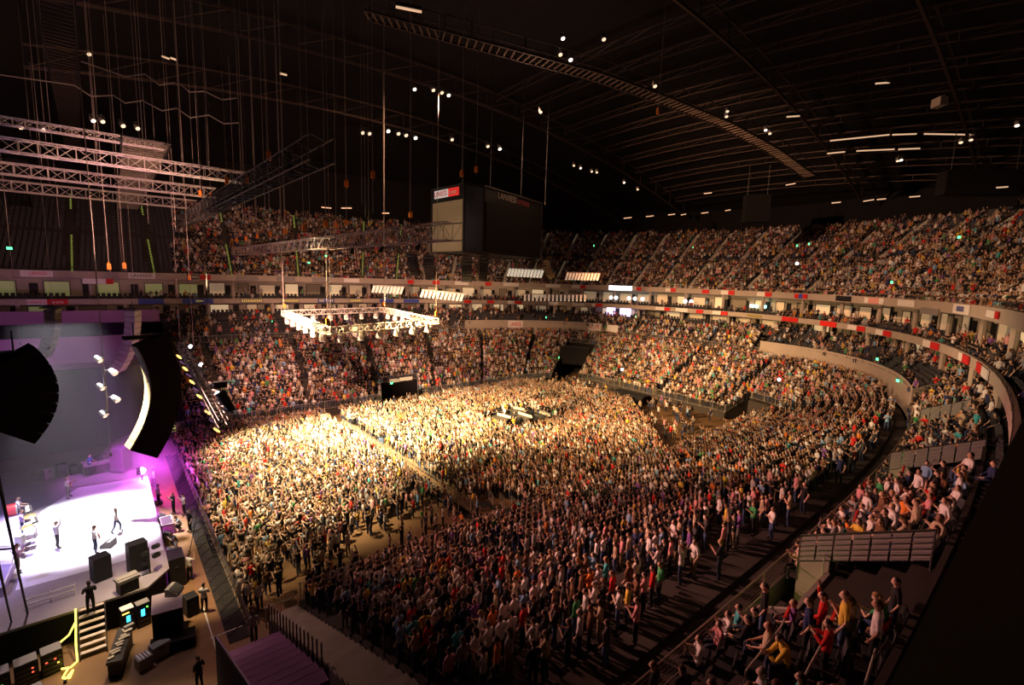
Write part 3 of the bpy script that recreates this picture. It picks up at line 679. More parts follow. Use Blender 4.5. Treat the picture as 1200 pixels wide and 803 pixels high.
# lit screens in one suite
for k, (px, w, h, z, m, l) in enumerate([(716, 10, 1.9, 12.95, E_PURP, 'left glowing violet screen in lower suite'), (733, 13, 1.8, 12.9, E_PURP, 'right glowing violet screen in lower suite')]):
    sign(S1[2], z, px, w, h, [(1, m)], l, None, cat='screen')
for k, px in enumerate((716, 722, 737, 744, 753, 803, 810)):
    q = ringat(S2[2], 15.9, px)
    if q:
        t = thing('suite_lamp', f'round bright lamp hanging in the upper suites, {ordn(k + 1)} from the left', 'lamp', q[0]); MB().ball(q[0], .38, 8, 5).build('globe', E_LED, t, True); MB().bar(q[0], (q[0].x, q[0].y, 17.2), .02, 4).build('cord', M_BCABLE, t)
for k, (px, w) in enumerate(((884, 10), (896, 5))):
    sign(S2[3], 15.8, px, w, .5, [(1, emat('teal_sign_light', (.4, 1, .9), 3))], ['teal glowing bar in upper suite', 'short teal glowing bar in upper suite'][k], None, cat='lamp')
# exit lights and phone flashes
ex = [(11, 291, 60), (71, 324, 85), (224, 300, 95), (362, 308, 95), (382, 300, 95), (477, 370, 82), (300, 388, 88), (319, 377, 88), (696, 288, 100), (812, 290, 105), (948, 286, 80), (1124, 278, 62), (1045, 331, 66), (934, 288, 85), (655, 419, 96), (640, 372, 90), (459, 449, 72), (1150, 336, 55), (1112, 365, 52), (745, 371, 88), (1028, 421, 62), (1052, 446, 55)]
ex_seen = 0
for k, (px, py, d) in enumerate(ex):
    p = atd(px, py, d * .93); ex_seen += 1
    t = thing('exit_light', f'small green exit light, {ordn(ex_seen)} of those around the arena counted clockwise from stage', 'exit light', p)
    Rm = Matrix.Rotation(.6, 3, 'Z'); MB().box(p, (.5, .08, .28), Rm).build('lit_face', E_GREEN, t); MB().box(p + Vector((0, 0, .2)), (.55, .12, .1), Rm).build('housing', M_DSTEEL, t)
for k, (px, py, d, l) in enumerate([(251, 298, 100, 'tiny blue-white phone flash in far upper tier'), (934, 309, 78, 'bright blue-white phone flash in right upper tier'), (729, 433, 82, 'white phone flash in the end lower stand'), (913, 445, 70, 'small blue phone flash in corner stand')]):
    p = atd(px, py, d * .97); t = thing('phone', l, 'phone', p); MB().box(p, (.05, .24, .32), RZ(.7)).build('case', M_BLACK, t); q = p - (p - Vector((0, 0, EYE))).normalized() * .1
    MB().ball(q, .22, 8, 5).build('flash', E_PHONE, t, True)
# ---------------------------------------------------------------- the audience
FOC = np.array([-1.0, 45.5])
PEOPLE = []      # (x, y, z, angle, pose, area, row, along)
def addp(x, y, z, pose, area, row=0, along=0.0, jit=.25, ang=None):
    u, v, d = pix((x, y, z + 1.2))
    if d < 4 or not (-25 < u < 1225 and -20 < v < 840): return
    a = math.atan2(FOC[1] - y, FOC[0] - x) + RNG.normal(0, jit) if ang is None else ang
    PEOPLE.append((x, y, z, a, pose, area, row, along, d))
PSTAND = ['stand', 'armsup', 'onearm', 'clap', 'cross', 'phone', 'drink']
def rpose(w=(34, 9, 10, 30, 8, 3, 6)):
    w = np.array(w, float); return PSTAND[RNG.choice(7, p=w / w.sum())]
def walk_ring(A, B, f, spacing, i0, i1):
    C = A[i0:i1 + 1] * (1 - f) + B[i0:i1 + 1] * f
    s = np.concatenate([[0], np.cumsum(np.hypot(*np.diff(C, axis=0).T))]); u = np.arange(.3, s[-1], spacing)
    frac = np.interp(u, s, np.arange(i0, i1 + 1))
    return np.interp(u, s, C[:, 0]), np.interp(u, s, C[:, 1]), frac, u
# floor: front pen, rear pen
def fov_hole(x, y): return 37.3 < x < 46.8 and 43.2 < y < 50.6
def floor_density(x, y):
    if 5.1 < x < 21.3 and 27.5 < y < 63.8:
        edge = (28.2 if x < 7.5 else 30.2 if x < 10 else 31.6 if x < 13 else 33.2) + .8 * math.sin(x * 1.1)
        if y > edge + 2: return 1
        if y > edge: return .62
        return .16 if y > 28.0 and x > 6.5 else 0
    if 23.2 < x < 67.5 and 27.5 < y < 63.6:
        if fov_hole(x, y): return 0
        if x < 26.2 and y < 31.2 + (26.2 - x) * .4: return .0
        if y > 62.2 and x < 40: return .3
        lim = 50 + (y - 31) * .95 if y < 44 else 61 - (y - 55) * .35 if y > 55 else 62
        if x < lim: return 1 if y > 29 or x < 50 else .8
        if 63 < x and 42 < y < 50: return 0
        return .10 if x < lim + 9 else .04
    if 21.3 < x < 27 and 28 < y < 31: return .10
    return 0
g = .56
for x in np.arange(5.32, 67.5, g):
    for y in np.arange(27.5, 63.8, g):
        xx, yy = x + RNG.uniform(-.2, .2), y + RNG.uniform(-.2, .2)
        if RNG.random() < floor_density(xx, yy) * .98: 
            pit = xx < 21.5
            addp(xx, yy, 0.02, rpose((20, 18, 16, 36, 3, 6, 5) if pit else (28, 12, 12, 32, 6, 4, 5)), 'floor')
# lower stand
AISL = [k for k in range(NE, NR, 12)]
def in_aisle(fr, step, off, w):
    m_ = (fr - off) % step; return min(m_, step - m_) < w
for k in range(NLO):
    X, Y, F, U_ = walk_ring(LR[k], LR[k + 1], .55, .52, 0, NR - 1)
    for x, y, fr, u in zip(X, Y, F, U_):
        i = int(fr)
        if in_slot(k, i) or in_slot(k - 1, i) and k <= 7 and False: continue
        if i > NE and i < NE + NA and in_aisle(fr, 14, 8, .55): continue
        near = y < 27 and x < 70
        occ = .95
        if near and k > 12: occ = .5 if k > 14 else .85
        if near and k == 16: occ = .2
        if y > 60 and x < 18 and k > 11: occ = .9
        if RNG.random() > occ: continue
        ang = None
        addp(x, y, LZ[k], rpose((40, 3, 5, 30, 14, 2, 6)), 'lower', k, u)
# raked blocks
for k in range(NBK):
    X, Y, F, U_ = walk_ring(BR[k], BR[k + 1], .5, .58, 0, NR - 1)
    for x, y, fr, u in zip(X, Y, F, U_):
        i = int(fr)
        if not blocked(i): continue
        if i < IN_E:
            if any(xx - 3.2 < x < xx + .25 for xx in NVOM): continue
            if any(abs(x - q) < .45 for q in (11.5, 15.4, 24.0, 29.0, 38.0, 43.0)): continue
            if RNG.random() > (.62 if x < 16 else .80): continue
            pose = ['sit', 'sitlean', 'sitclap', 'sitarm', 'stand', 'clap'][RNG.choice(6, p=[.28, .2, .22, .05, .15, .10])]
            if 15.2 < x < 17 and k < 4: pose = ['stand', 'cross', 'clap'][RNG.integers(3)]
            addp(x, y, BZ[k], pose, 'block', k, u)
        elif i >= IF_S:
            if in_aisle(fr, 9, 3, .6) or x > 22 and RNG.random() < .25: continue
            if RNG.random() < (.62 if x < 24 else .9): addp(x, y, BZ[k], ['sit', 'sitclap', 'stand'][RNG.integers(3)], 'farblock', k, u)
        else:
            if in_aisle(fr, 9, 3, .5): continue
            if RNG.random() < .85: addp(x, y, BZ[k], ['sit', 'clap', 'stand'][RNG.integers(3)], 'endblock', k, u)
# corner balcony rows in front of the lower suites
for k in range(NBK):
    X, Y, F, U_ = walk_ring(BR[k], BR[k + 1], .5, .6, 0, NR - 1)
    for x, y, fr, u in zip(X, Y, F, U_):
        if blocked(int(fr)): continue
        cl = math.sin(u * .17 + 1) + math.sin(u * .07); 
        if RNG.random() < (.6 if cl > .6 else .22 if cl > -.3 else .08): addp(x, y, CZ[k], ['sit', 'sitclap', 'stand', 'clap'][RNG.integers(4)], 'corner', k, u)
# suite balconies
for lev, (S, Z) in enumerate(((S1, S1Z), (S2, S2Z))):
    for k in range(3):
        X, Y, F, U_ = walk_ring(S[k], S[k + 1], .5, .62, 12, NR - 1)
        for x, y, fr, u in zip(X, Y, F, U_):
            cl = math.sin(u * .21 + lev * 2) + math.sin(u * .083 + 1)
            occ = .62 if cl > .7 else .30 if cl > -.2 else .10
            if y > 60 and x < 14 - 6 * lev: occ = 0 if x < 4 else .35
            if y < 12: occ = max(occ, .5) if x > 42 else .12
            if x < 9 and y < 20: continue
            if RNG.random() < occ: addp(x, y, Z[k], ['sit', 'sitclap', 'stand', 'clap'][RNG.integers(4)], 'suite', k, u)
# upper tier
UST = [q for q in range(4, NE + NA - 4) if (q - 4) % 6 == 0]
for px_ in (85, 187, 272, 350, 425):
    UST.append(min(range(NE + NA - 40, NR), key=lambda q: abs(pix((*UR[0][q], UZ[0]))[0] - px_)))
UST = sorted(q for q in UST if q < NE + NA - 4 and not any(0 < r - q < 4 or r >= NE + NA - 40 and q + 30 > r and (q - 4) % 6 == 0 and q > min(UST[-5:]) for r in UST[-5:]) or q in UST[-5:])
def at_stair(fr): return min(abs(fr - q) for q in UST) < .42
for k in range(NUP):
    if k == 12: continue
    X, Y, F, U_ = walk_ring(UR[k], UR[k + 1], .5, .56, 0, NR - 1)
    for x, y, fr, u in zip(X, Y, F, U_):
        if y > 60 and x < 8.2 + k * .12 + (1.5 if RNG.random() < .4 else 0): continue
        if x < 11 and y < 20: continue
        i = int(fr)
        if at_stair(fr): continue
        occ = .93
        if y < 22 and k > 17: occ = .35
        if y > 60 and k > 20: occ = .7
        if RNG.random() > occ: continue
        addp(x, y, UZ[k], ['sit', 'sitclap', 'stand', 'clap'][RNG.choice(4, p=[.3, .25, .25, .2])] if k > 1 else 'sit', 'upper', k, u)

# individuals: the ones that show largest
N_IND = 286
order = sorted(range(len(PEOPLE)), key=lambda i: PEOPLE[i][8])
def seen(i):
    u, v, d = pix((PEOPLE[i][0], PEOPLE[i][1], PEOPLE[i][2] + 1.3)); return 2 < u < 1198 and v < 800
ind = [i for i in order if seen(i)][:N_IND]; indset = set(ind)
rest = [i for i in range(len(PEOPLE)) if i not in indset and PEOPLE[i][8] > 5.5]
print('PEOPLE', len(PEOPLE), 'individual to depth', PEOPLE[ind[-1]][8])
rows = {}
for i in ind: rows.setdefault((PEOPLE[i][5], PEOPLE[i][6]), []).append(i)
POSEN = {'stand': 'standing', 'armsup': 'both arms raised', 'onearm': 'one arm raised', 'clap': 'clapping', 'cross': 'arms crossed', 'phone': 'holding phone up', 'drink': 'holding a drink',
         'sit': 'seated', 'sitlean': 'leaning forward', 'sitclap': 'seated clapping', 'sitarm': 'seated, arm up'}
for (area, row), L in sorted(rows.items()):
    L.sort(key=lambda i: pix((PEOPLE[i][0], PEOPLE[i][1], PEOPLE[i][2] + 1.3))[0])
    for j, i in enumerate(L):
        x, y, z, a, pose, ar, rw, al, d = PEOPLE[i]
        si = RNG.choice(15, p=SHW); pi_ = RNG.choice(5, p=[.4, .2, .25, .08, .07]); hi = RNG.choice(6, p=[.25, .3, .2, .13, .07, .05]); lg = RNG.random() < .33; jk = RNG.random() < .3
        where = {'lower': f'row {row + 1} of near stand', 'block': f'row {row + 1} of right block', 'suite': f'row {row + 1} of right balcony', 'upper': f'row {row + 1} of upper tier', 'floor': 'the floor by the near stand'}.get(ar, 'the far side')
        lab = f'person, {SHIRTS[si][0]} top, {POSEN[pose]}, {ordn(j + 1)} from left, {where}'
        person((x, y, z), a, pose, SHIRTS[si][1], PANTS[pi_][1], HAIRS[hi], SKINS[RNG.choice(5, p=[.3, .3, .25, .1, .05])], lg, jk, RNG.normal(1.75, .07), lab, {'lower': 'audience in the near stand', 'block': 'audience in the right raked block'}.get(ar, 'audience at right edge'))

CHW = np.array([30, 9, 15, 4.5, 5, 3.5, 1.6, 2, 9, 5, 1, 7, 1, 7, 1.4]); CHW /= CHW.sum()
# everyone else: one merged crowd
def template(pose, n):
    J = {k: np.array(v) for k, v in {**BASE, **POSES[pose]}.items()}
    vs, fs, zs = [], [], []
    def tube(cs, rx, ry, ax, ay, z, zl=None):
        o = len(vs); m = len(cs)
        for k in range(m):
            for i in range(n):
                t = 2 * PI * (i + .5) / n; vs.append(cs[k] + ax[k] * (rx[k] * math.cos(t)) + ay[k] * (ry[k] * math.sin(t))); zs.append(zl[k][i] if zl else z)
        for k in range(m - 1):
            for i in range(n): fs.append((o + k * n + i, o + k * n + (i + 1) % n, o + (k + 1) * n + (i + 1) % n, o + (k + 1) * n + i))
    X, Y, Z = np.eye(3)
    for sd in 'LR':
        h, kn, an, to = (J[q + sd] for q in ('hip', 'knee', 'ankle', 'toe'))
        sitting = abs(kn[2] - h[2]) < .15
        a1 = [Z if sitting else X, X, X]
        tube([h, kn, an], [.095, .065, .05], [.095, .06, .05], a1, [Y, Y, Y], 2)
    p, sp, c, nb = J['pelvis'], J['spine'], J['chest'], J['nb']
    up = (nb - p) / np.linalg.norm(nb - p); fw = np.cross(Y, up)
    tube([p - up * .06, sp, c + up * .02, nb - up * .02, nb + up * .08], [.12, .11, .125, .09, .05], [.17, .155, .205, .18, .055], [fw] * 5, [Y] * 5, 1, [[1] * n] * 4 + [[0] * n])
    for sd in 'LR':
        s, e, w = (J[q + sd] for q in ('sh', 'el', 'wr')); d = (w - e) / np.linalg.norm(w - e); d0 = (e - s) / np.linalg.norm(e - s)
        def fr(d):
            u = np.cross(d, Y if abs(d[1]) < .8 else X); u /= np.linalg.norm(u); return u, np.cross(d, u)
        u0, v0 = fr(d0); u1, v1 = fr(d)
        tube([s, s + (e - s) * .6], [.058, .052], [.058, .052], [u0, u0], [v0, v0], 1)
        tube([s + (e - s) * .6, e, w + d * .15], [.045, .042, .03], [.045, .042, .03], [u0, u1, u1], [v0, v1, v1], 0)
    hc = J['head'] + np.array([.0, 0, .015]); zl = [[0] * n]
    ks = [(-.11, .045), (-.05, .085), (.045, .098), (.10, .06), (.122, .005)]
    for kz, r in ks[1:]:
        zl.append([3 if (math.cos(2 * PI * (i + .5) / n) < .25 or kz > .08) else 0 for i in range(n)])
    tube([hc + up * kz for kz, r in ks], [r for _, r in ks], [r * .82 for _, r in ks], [fw] * 5, [Y] * 5, 0, zl)
    return np.array(vs), np.array(fs, int), np.array(zs, int)
def merge(idx):
    groups = {}
    for i in idx:
        q = PEOPLE[i]; groups.setdefault((q[4], 6 if q[8] < 48 else 4), []).append(i)
    VV, FF, CC, off = [], [], [], 0
    sk = np.array(SKINS); sh = np.array([s[1] for s in SHIRTS]); pa = np.array([s[1] for s in PANTS]); ha = np.array(HAIRS)
    for (pose, n), L in groups.items():
        v, f, z = template(pose, n); P = np.array([PEOPLE[i][:4] for i in L]); N = len(L)
        s = RNG.normal(1.0, .045, N); w = RNG.normal(1.05, .07, N); ca, sa = np.cos(P[:, 3]), np.sin(P[:, 3])
        x = v[None, :, 0] * (s * w)[:, None]; y = v[None, :, 1] * (s * w)[:, None]
        out = np.stack([x * ca[:, None] - y * sa[:, None] + P[:, :1], x * sa[:, None] + y * ca[:, None] + P[:, 1:2], v[None, :, 2] * s[:, None] + P[:, 2:3]], -1)
        VV.append(out.reshape(-1, 3)); FF.append((f[None] + (np.arange(N) * len(v))[:, None, None] + off).reshape(-1, 4)); off += N * len(v)
        col = np.empty((N, 4, 3)); col[:, 0] = sk[RNG.choice(5, N, p=[.3, .3, .25, .1, .05])]; col[:, 1] = sh[RNG.choice(15, N, p=CHW)]; col[:, 2] = pa[RNG.choice(5, N, p=[.4, .2, .25, .08, .07])]; col[:, 3] = ha[RNG.choice(6, N, p=[.25, .3, .2, .13, .07, .05])]
        col *= RNG.uniform(.8, 1.15, (N, 4, 1))
        CC.append(col[:, z].reshape(-1, 3))
    V, F, C = np.concatenate(VV), np.concatenate(FF), np.concatenate(CC)
    me = bpy.data.meshes.new('crowd'); me.vertices.add(len(V)); me.vertices.foreach_set('co', V.astype(np.float32).reshape(-1))
    me.loops.add(F.size); me.loops.foreach_set('vertex_index', F.astype(np.int32).reshape(-1))
    me.polygons.add(len(F)); me.polygons.foreach_set('loop_start', np.arange(0, F.size, 4, dtype=np.int32))
    at = me.attributes.new('tint', 'FLOAT_COLOR', 'POINT'); at.data.foreach_set('color', np.concatenate([C, np.ones((len(C), 1))], 1).astype(np.float32).reshape(-1))
    me.update(calc_edges=True); me.validate(); me.materials.append(M_CROWD)
    o = bpy.data.objects.new('crowd', me); COL.objects.link(o)
    tag(o, 'dense concert crowd filling the floor, stands and upper tier around the stage', 'crowd', kind='stuff')
    print('CROWD verts', len(V))
merge(rest)

# seats ------------------------------------------------------------------
def seat_mesh():
    m = MB(); m.box((0, 0, .43), (.40, .44, .05)); m.box((0, 0, .40), (.30, .36, .03))
    b = MB(); R = Matrix.Rotation(-.16, 3, 'Y'); b.box((-.23, 0, .66), (.05, .44, .42), R); b.box((-.26, 0, .66), (.03, .34, .30), R)
    l = MB(); l.bar((-.16, .19, 0), (-.19, .19, .62), .02, 4); l.bar((-.16, -.19, 0), (-.19, -.19, .62), .02, 4); l.bar((-.16, .19, .40), (.1, .19, .40), .018, 4); l.bar((-.16, -.19, .40), (.1, -.19, .40), .018, 4)
    return m.mesh('seat_pan', M_SEAT), b.mesh('backrest', M_SEAT), l.mesh('bracket', M_DSTEEL)
SM = seat_mesh()
spots = []
for k in range(NBK):
    X, Y, F, U_ = walk_ring(BR[k], BR[k + 1], .5, .58, 0, IN_E - 1)
    j = 0
    for x, y in zip(X, Y):
        if any(xx - 3.2 < x < xx + .25 for xx in NVOM) or any(abs(x - q) < .45 for q in (11.5, 15.4, 24.0, 29.0, 38.0, 43.0)): continue
        u, v, d = pix((x, y, BZ[k] + .5))
        if 5 < u < 1195 and v < 800: j += 1; spots.append((d, x, y, BZ[k], math.atan2(FOC[1] - y, FOC[0] - x), k, j))
spots.sort()
for d, x, y, z, a, k, j in spots[:290]:
    r = link('arena_seat', SM[0]); r.location = (x, y, z); r.rotation_euler = (0, 0, a)
    tag(r, f'dark moulded seat, {ordn(j)} from stage end in row {k + 1} of right raked block', 'seat', 'dark seats of the right raked block')
    for nm, me in (('backrest', SM[1]), ('bracket', SM[2])):
        c = bpy.data.objects.new(nm, me); COL.objects.link(c); c.parent = r
rest_s = [(x, y, z, a) for d, x, y, z, a, k, j in spots[290:]]
for R0, R1, Z, kk, cond in [(BR[k], BR[k + 1], BZ[k], 1, lambda x, y: y > 60 and x < 57) for k in range(NBK)] + [(S[k], S[k + 1], Zs[k], 1, lambda x, y: True) for S, Zs in ((S1, S1Z), (S2, S2Z)) for k in range(3)] + [(BR[k], BR[k + 1], CZ[k], 1, lambda x, y: not blocked(near_idx(BR[2], x, y))) for k in range(NBK)] + [(UR[k], UR[k + 1], UZ[k], 1, lambda x, y: y > 60 and x < 12 or y < 22 and x > 20) for k in range(NUP) if k != 12]:
    X, Y, F, U_ = walk_ring(R0, R1, .5, .62, 0, NR - 1)
    for x, y, fr in zip(X, Y, F):
        if cond(x, y) and not at_stair(fr):
            u, v, d = pix((x, y, Z + .5))
            if d > 8 and -20 < u < 1220 and v < 820: rest_s.append((x, y, Z, math.atan2(FOC[1] - y, FOC[0] - x)))
bx = MB(); bx.box((0, 0, .43), (.40, .44, .06)); bx.box((-.22, 0, .64), (.06, .44, .40)); bx.box((-.2, 0, .2), (.05, .3, .4))
bv = np.array(bx.v); bf = np.array(bx.f); P = np.array(rest_s); ca, sa = np.cos(P[:, 3])[:, None], np.sin(P[:, 3])[:, None]
V = np.stack([bv[None, :, 0] * ca - bv[None, :, 1] * sa + P[:, :1], bv[None, :, 0] * sa + bv[None, :, 1] * ca + P[:, 1:2], bv[None, :, 2] + P[:, 2:3]], -1).reshape(-1, 3)
F = (bf[None] + (np.arange(len(P)) * len(bv))[:, None, None]).reshape(-1, 4)
me = bpy.data.meshes.new('seats'); me.from_pydata(V.tolist(), [], F.tolist()); me.materials.append(M_SEAT)
o = link('seat_rows', me); tag(o, 'dark empty seat rows on the balconies, far block and upper tier', 'seats', kind='stuff')
print('SEATS', len(spots), len(rest_s))
# stair strips of the upper tier: pale aisle steps with lit nosings
an = 0
for i in [q for q in range(6, NR) if q in UST]:
    u, v, d = pix((*UR[0][i], UZ[0]))
    if d < 12 or not (-60 < u < 1300): continue
    an += 1; green = UR[0][i][0] < 45 and UR[0][i][1] > 60
    p0 = UR[0][i]
    t = thing('aisle_stair', f'{"dark stair with green lit nosings" if green else "pale concrete aisle stair"} in upper tier, {ordn(an)} counted from right', 'stair', (*p0, UZ[0]))
    FL = (MB(), MB()); li = MB()
    for k in range(NUP):
        if k == 12: continue
        a, b = Vector((*UR[k][i], 0)), Vector((*UR[k + 1][i], 0)); dr = (b - a).normalized(); L = (b - a).length; ang = math.atan2(dr.y, dr.x)
        for h in (0, .5):
            FL[k > 12].box(a + dr * L * (h + .25) + Vector((0, 0, UZ[k] + .06 + h * .5)), (L * .5, 1.15, .25), RZ(ang))
            (li.box(a + dr * (L * h + .04) + Vector((0, 0, UZ[k] + .2 + h * .5)), (.06, .22 if green else .16, .05), RZ(ang)) if k < 13 or k > 19 else None)
    FL[0].build('lower_flight', M_STEP if green else M_CONC, t); FL[1].build('upper_flight', M_STEP if green else M_CONC, t)
    li.build('nosing_lights', E_YEL if green else emat('dim_nosing_light', (1, .85, .5), .5), t)
# ---------------------------------------------------------------- trusses, lamps, speakers, hoists
def truss(name, label, p, q, w=.5, h=.5, bay=None, m=M_ALU, r=.03, cat='truss', group=None):
    p, q = Vector(p), Vector(q); d = q - p; L = d.length; d.normalize()
    u = d.cross(Vector((0, 0, 1))).normalized(); v = u.cross(d)
    t = thing(name, label, cat, p, 0, group); C = [(u * a * w / 2 + v * b * h / 2) for a, b in ((-1, -1), (1, -1), (1, 1), (-1, 1))]
    for c in C: MB().bar(p + c, q + c, r, 5).build('chord', m, t)
    b = MB(); n = max(2, int(L / (bay or h)))
    for k in range(n):
        a0, a1 = p + d * (L * k / n), p + d * (L * (k + 1) / n)
        for i in range(4):
            x, y = C[i], C[(i + 1) % 4]
            b.bar(a0 + (x if k % 2 else y), a1 + (y if k % 2 else x), r * .6, 3); b.bar(a0 + x, a0 + y, r * .6, 3)
    b.build('bracing', m, t); return t
def lamp_can(name, label, p, aim, s=.35, lens=E_LAMPW, body=M_BLACK, cat='stage light', group=None):
    p = Vector(p); d = (Vector(aim) - p).normalized(); t = thing(name, label, cat, p, 0, group)
    b = MB(); b.bar(p - d * s * .6, p - d * s * .1, s * .28, 8, s * .42); b.bar(p - d * s * .1, p + d * s * .5, s * .42, 8); b.build('housing', body, t)
    MB().bar(p + d * s * .5, p + d * s * .53, s * .38, 8).build('lens', lens, t)
    y = MB(); sd = d.cross(Vector((0, 0, 1))).normalized(); top = p + Vector((0, 0, s * .9))
    y.path([p + sd * s * .48, p + sd * s * .48 + Vector((0, 0, s * .8)), p - sd * s * .48 + Vector((0, 0, s * .8)), p - sd * s * .48], s * .06, 4); y.bar(top - Vector((0, 0, s * .1)), top + Vector((0, 0, s * .2)), s * .08, 4); y.build('yoke', M_DSTEEL, t)
    return t
def hoist(p, label, ztop=None, motor=True, m=M_CABLE, r=.025, cat='hoist'):
    p = Vector(p); zt = ztop or roofz(p.x, p.y) - .3; t = thing('chain_hoist' if motor else 'hanging_cable', label, cat, p)
    MB().bar(p, (p.x, p.y, zt), r, 4).build('chain' if motor else 'cable', m, t)
    if motor:
        b = MB(); b.box(p + Vector((0, 0, .25)), (.28, .22, .5)); b.bar(p + Vector((0, 0, .5)), p + Vector((0, 0, .62)), .06, 6); b.build('motor', M_ORANGE, t)
        h = MB(); h.path([p, p - Vector((0, 0, .12)), p + Vector((.08, 0, -.2)), p + Vector((.1, 0, -.08))], .02, 4); h.build('hook', M_DSTEEL, t)
    else: MB().bar(p, p + Vector((0, 0, .25)), r * 2.2, 6).build('end_fitting', M_DSTEEL, t)
    return t
def array(label, top, n, cw, ch, cd, face, curve, m=M_BLACK, gm=M_GRILLE, tilt0=0.0, rig=True):
    """a hanging column of speaker cabinets, each tipped a little more than the one above; face = heading of the fronts"""
    top = Vector(top); t = thing('line_array', label, 'loudspeaker', top)
    f = Vector((math.cos(face), math.sin(face), 0)); s = Vector((-f.y, f.x, 0)); p = top.copy(); a = tilt0
    if rig:
        fb = MB(); fb.box(top + Vector((0, 0, .12)) - f * .1, (cd * 1.5, cw * .9, .12), RZ(face)); fb.bar(top + Vector((0, 0, .15)), top + Vector((0, 0, .9)), .03, 4); fb.build('fly_frame', M_DSTEEL, t)
    for k in range(n):
        R = Matrix((f, s, Vector((0, 0, 1)))).transposed() @ Matrix.Rotation(a, 3, 'Y')
        c = p - (R @ Vector((0, 0, 1))) * (ch / 2)
        b = MB(); vs = []
        for x, yw in ((cd / 2, cw / 2), (-cd / 2, cw / 2 * .88)):
            for y in (-1, 1):
                for z in (-1, 1): vs.append(c + R @ Vector((x, y * yw, z * (ch / 2 - .012) * (1 if x > 0 else .9))))
        b.add(vs, [(0, 1, 3, 2), (4, 6, 7, 5), (0, 4, 5, 1), (2, 3, 7, 6), (0, 2, 6, 4), (1, 5, 7, 3)])
        o = b.build('cabinet', m, t)
        g = MB(); g.box(c + R @ Vector((cd / 2 + .02, 0, 0)), (.04, cw * .94, ch * .86), R)
        for q in (-1, 1): g.box(c + R @ Vector((cd / 2 + .045, q * cw * .2, 0)), (.03, .05, ch * .8), R)
        g.build('grille', gm, o)
        p = p - (R @ Vector((0, 0, 1))) * ch; a += curve
    return t
# near PA column: long dark J-shaped hang; its lit fronts face the audience side away from the camera
P0 = aty(174, 398, 30); PB = aty(166, 530, 30)
FPA = math.atan2(13, -6)
def jarray(label, top, bot, bulge, n, cw, cd, face, m=M_BLACK, gm=M_GRILLE):
    top, bot = Vector(top), Vector(bot); t = thing('line_array', label, 'loudspeaker', top)
    f = Vector((math.cos(face), math.sin(face), 0)); s = Vector((-f.y, f.x, 0))
    pts = [top.lerp(bot, k / n) - f * bulge * (4 * (k / n) * (1 - k / n)) * (1 if True else 0) for k in range(n + 1)]
    fb = MB(); fb.box(top + Vector((0, 0, .15)) + f * .2, (cd * 1.25, cw * .5, .16), RZ(face)); fb.bar(top + f * .6, top + f * .6 + Vector((0, 0, .9)), .03, 4); fb.bar(top - f * .2, top - f * .2 + Vector((0, 0, .9)), .03, 4); fb.build('fly_frame', M_BLACK, t)
    for k in range(n):
        a, b = pts[k], pts[k + 1]; ax = (b - a).normalized(); fr = s.cross(ax).normalized()
        if fr.dot(f) < 0: fr = -fr
        c = (a + b) / 2; h = (b - a).length; R = Matrix((fr, s, fr.cross(s))).transposed()
        mb = MB(); vs = []
        for x, yw, hh in ((cd / 2, cw / 2, .485), (-cd / 2, cw / 2 * .85, .56)):
            for y in (-1, 1):
                for z in (-1, 1): vs.append(c + R @ Vector((x, y * yw, z * h * hh)))
        mb.add(vs, [(0, 1, 3, 2), (4, 6, 7, 5), (0, 4, 5, 1), (2, 3, 7, 6), (0, 2, 6, 4), (1, 5, 7, 3)])
        o = mb.build('cabinet', m, t)
        g = MB(); g.box(c + R @ Vector((cd / 2 + .03, 0, 0)), (.05, cw * .95, h * .84), R); g.build('grille', gm, o)
    return t
jarray('tall black curved speaker column hanging at near front corner of the stage', P0, PB, .8, 16, .95, 1.3, math.radians(192), M_BLACK, mat('lit_speaker_front', (.48, .46, .38), .6, noise=.75, scale=9))  # pale fronts: white stage light put into the grille colour
PL = aty(6, 421, 22); PM = aty(6, 505, 22)
jarray('black speaker column cut by the left frame edge', PL, PM, .45, 10, 1.25, 1.5, math.radians(192), M_BLACK, M_GRILLE)
# grey column beyond, and the dim one on the far side
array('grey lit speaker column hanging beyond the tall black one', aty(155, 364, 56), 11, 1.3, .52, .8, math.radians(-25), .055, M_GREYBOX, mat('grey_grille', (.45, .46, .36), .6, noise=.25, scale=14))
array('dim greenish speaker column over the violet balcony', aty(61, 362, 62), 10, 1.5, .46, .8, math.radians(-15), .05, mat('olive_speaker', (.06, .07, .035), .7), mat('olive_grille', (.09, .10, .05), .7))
# delay speakers by the scoreboard
for k, (px, py, d, n, face, cv) in enumerate([(483, 297, 62, 8, 205, .10), (503, 299, 60, 8, 225, .10), (547, 302, 58, 8, 240, .04), (566, 300, 58, 8, 262, .04), (640, 305, 64, 7, 330, -.14)]):
    nm = ['leftmost under scoreboard, curving right', 'second under scoreboard, nearly straight', 'third under scoreboard, upright', 'fourth under scoreboard, upright', 'tilted brown one right of the scoreboard'][k]
    array('dark delay speaker column, ' + nm, atd(px, py, d), n, 1.25, .36, .75, math.radians(face), cv, mat('brown_speaker', (.07, .05, .035), .7) if k != 4 else mat('tan_speaker', (.22, .16, .09), .7), M_GRILLE)

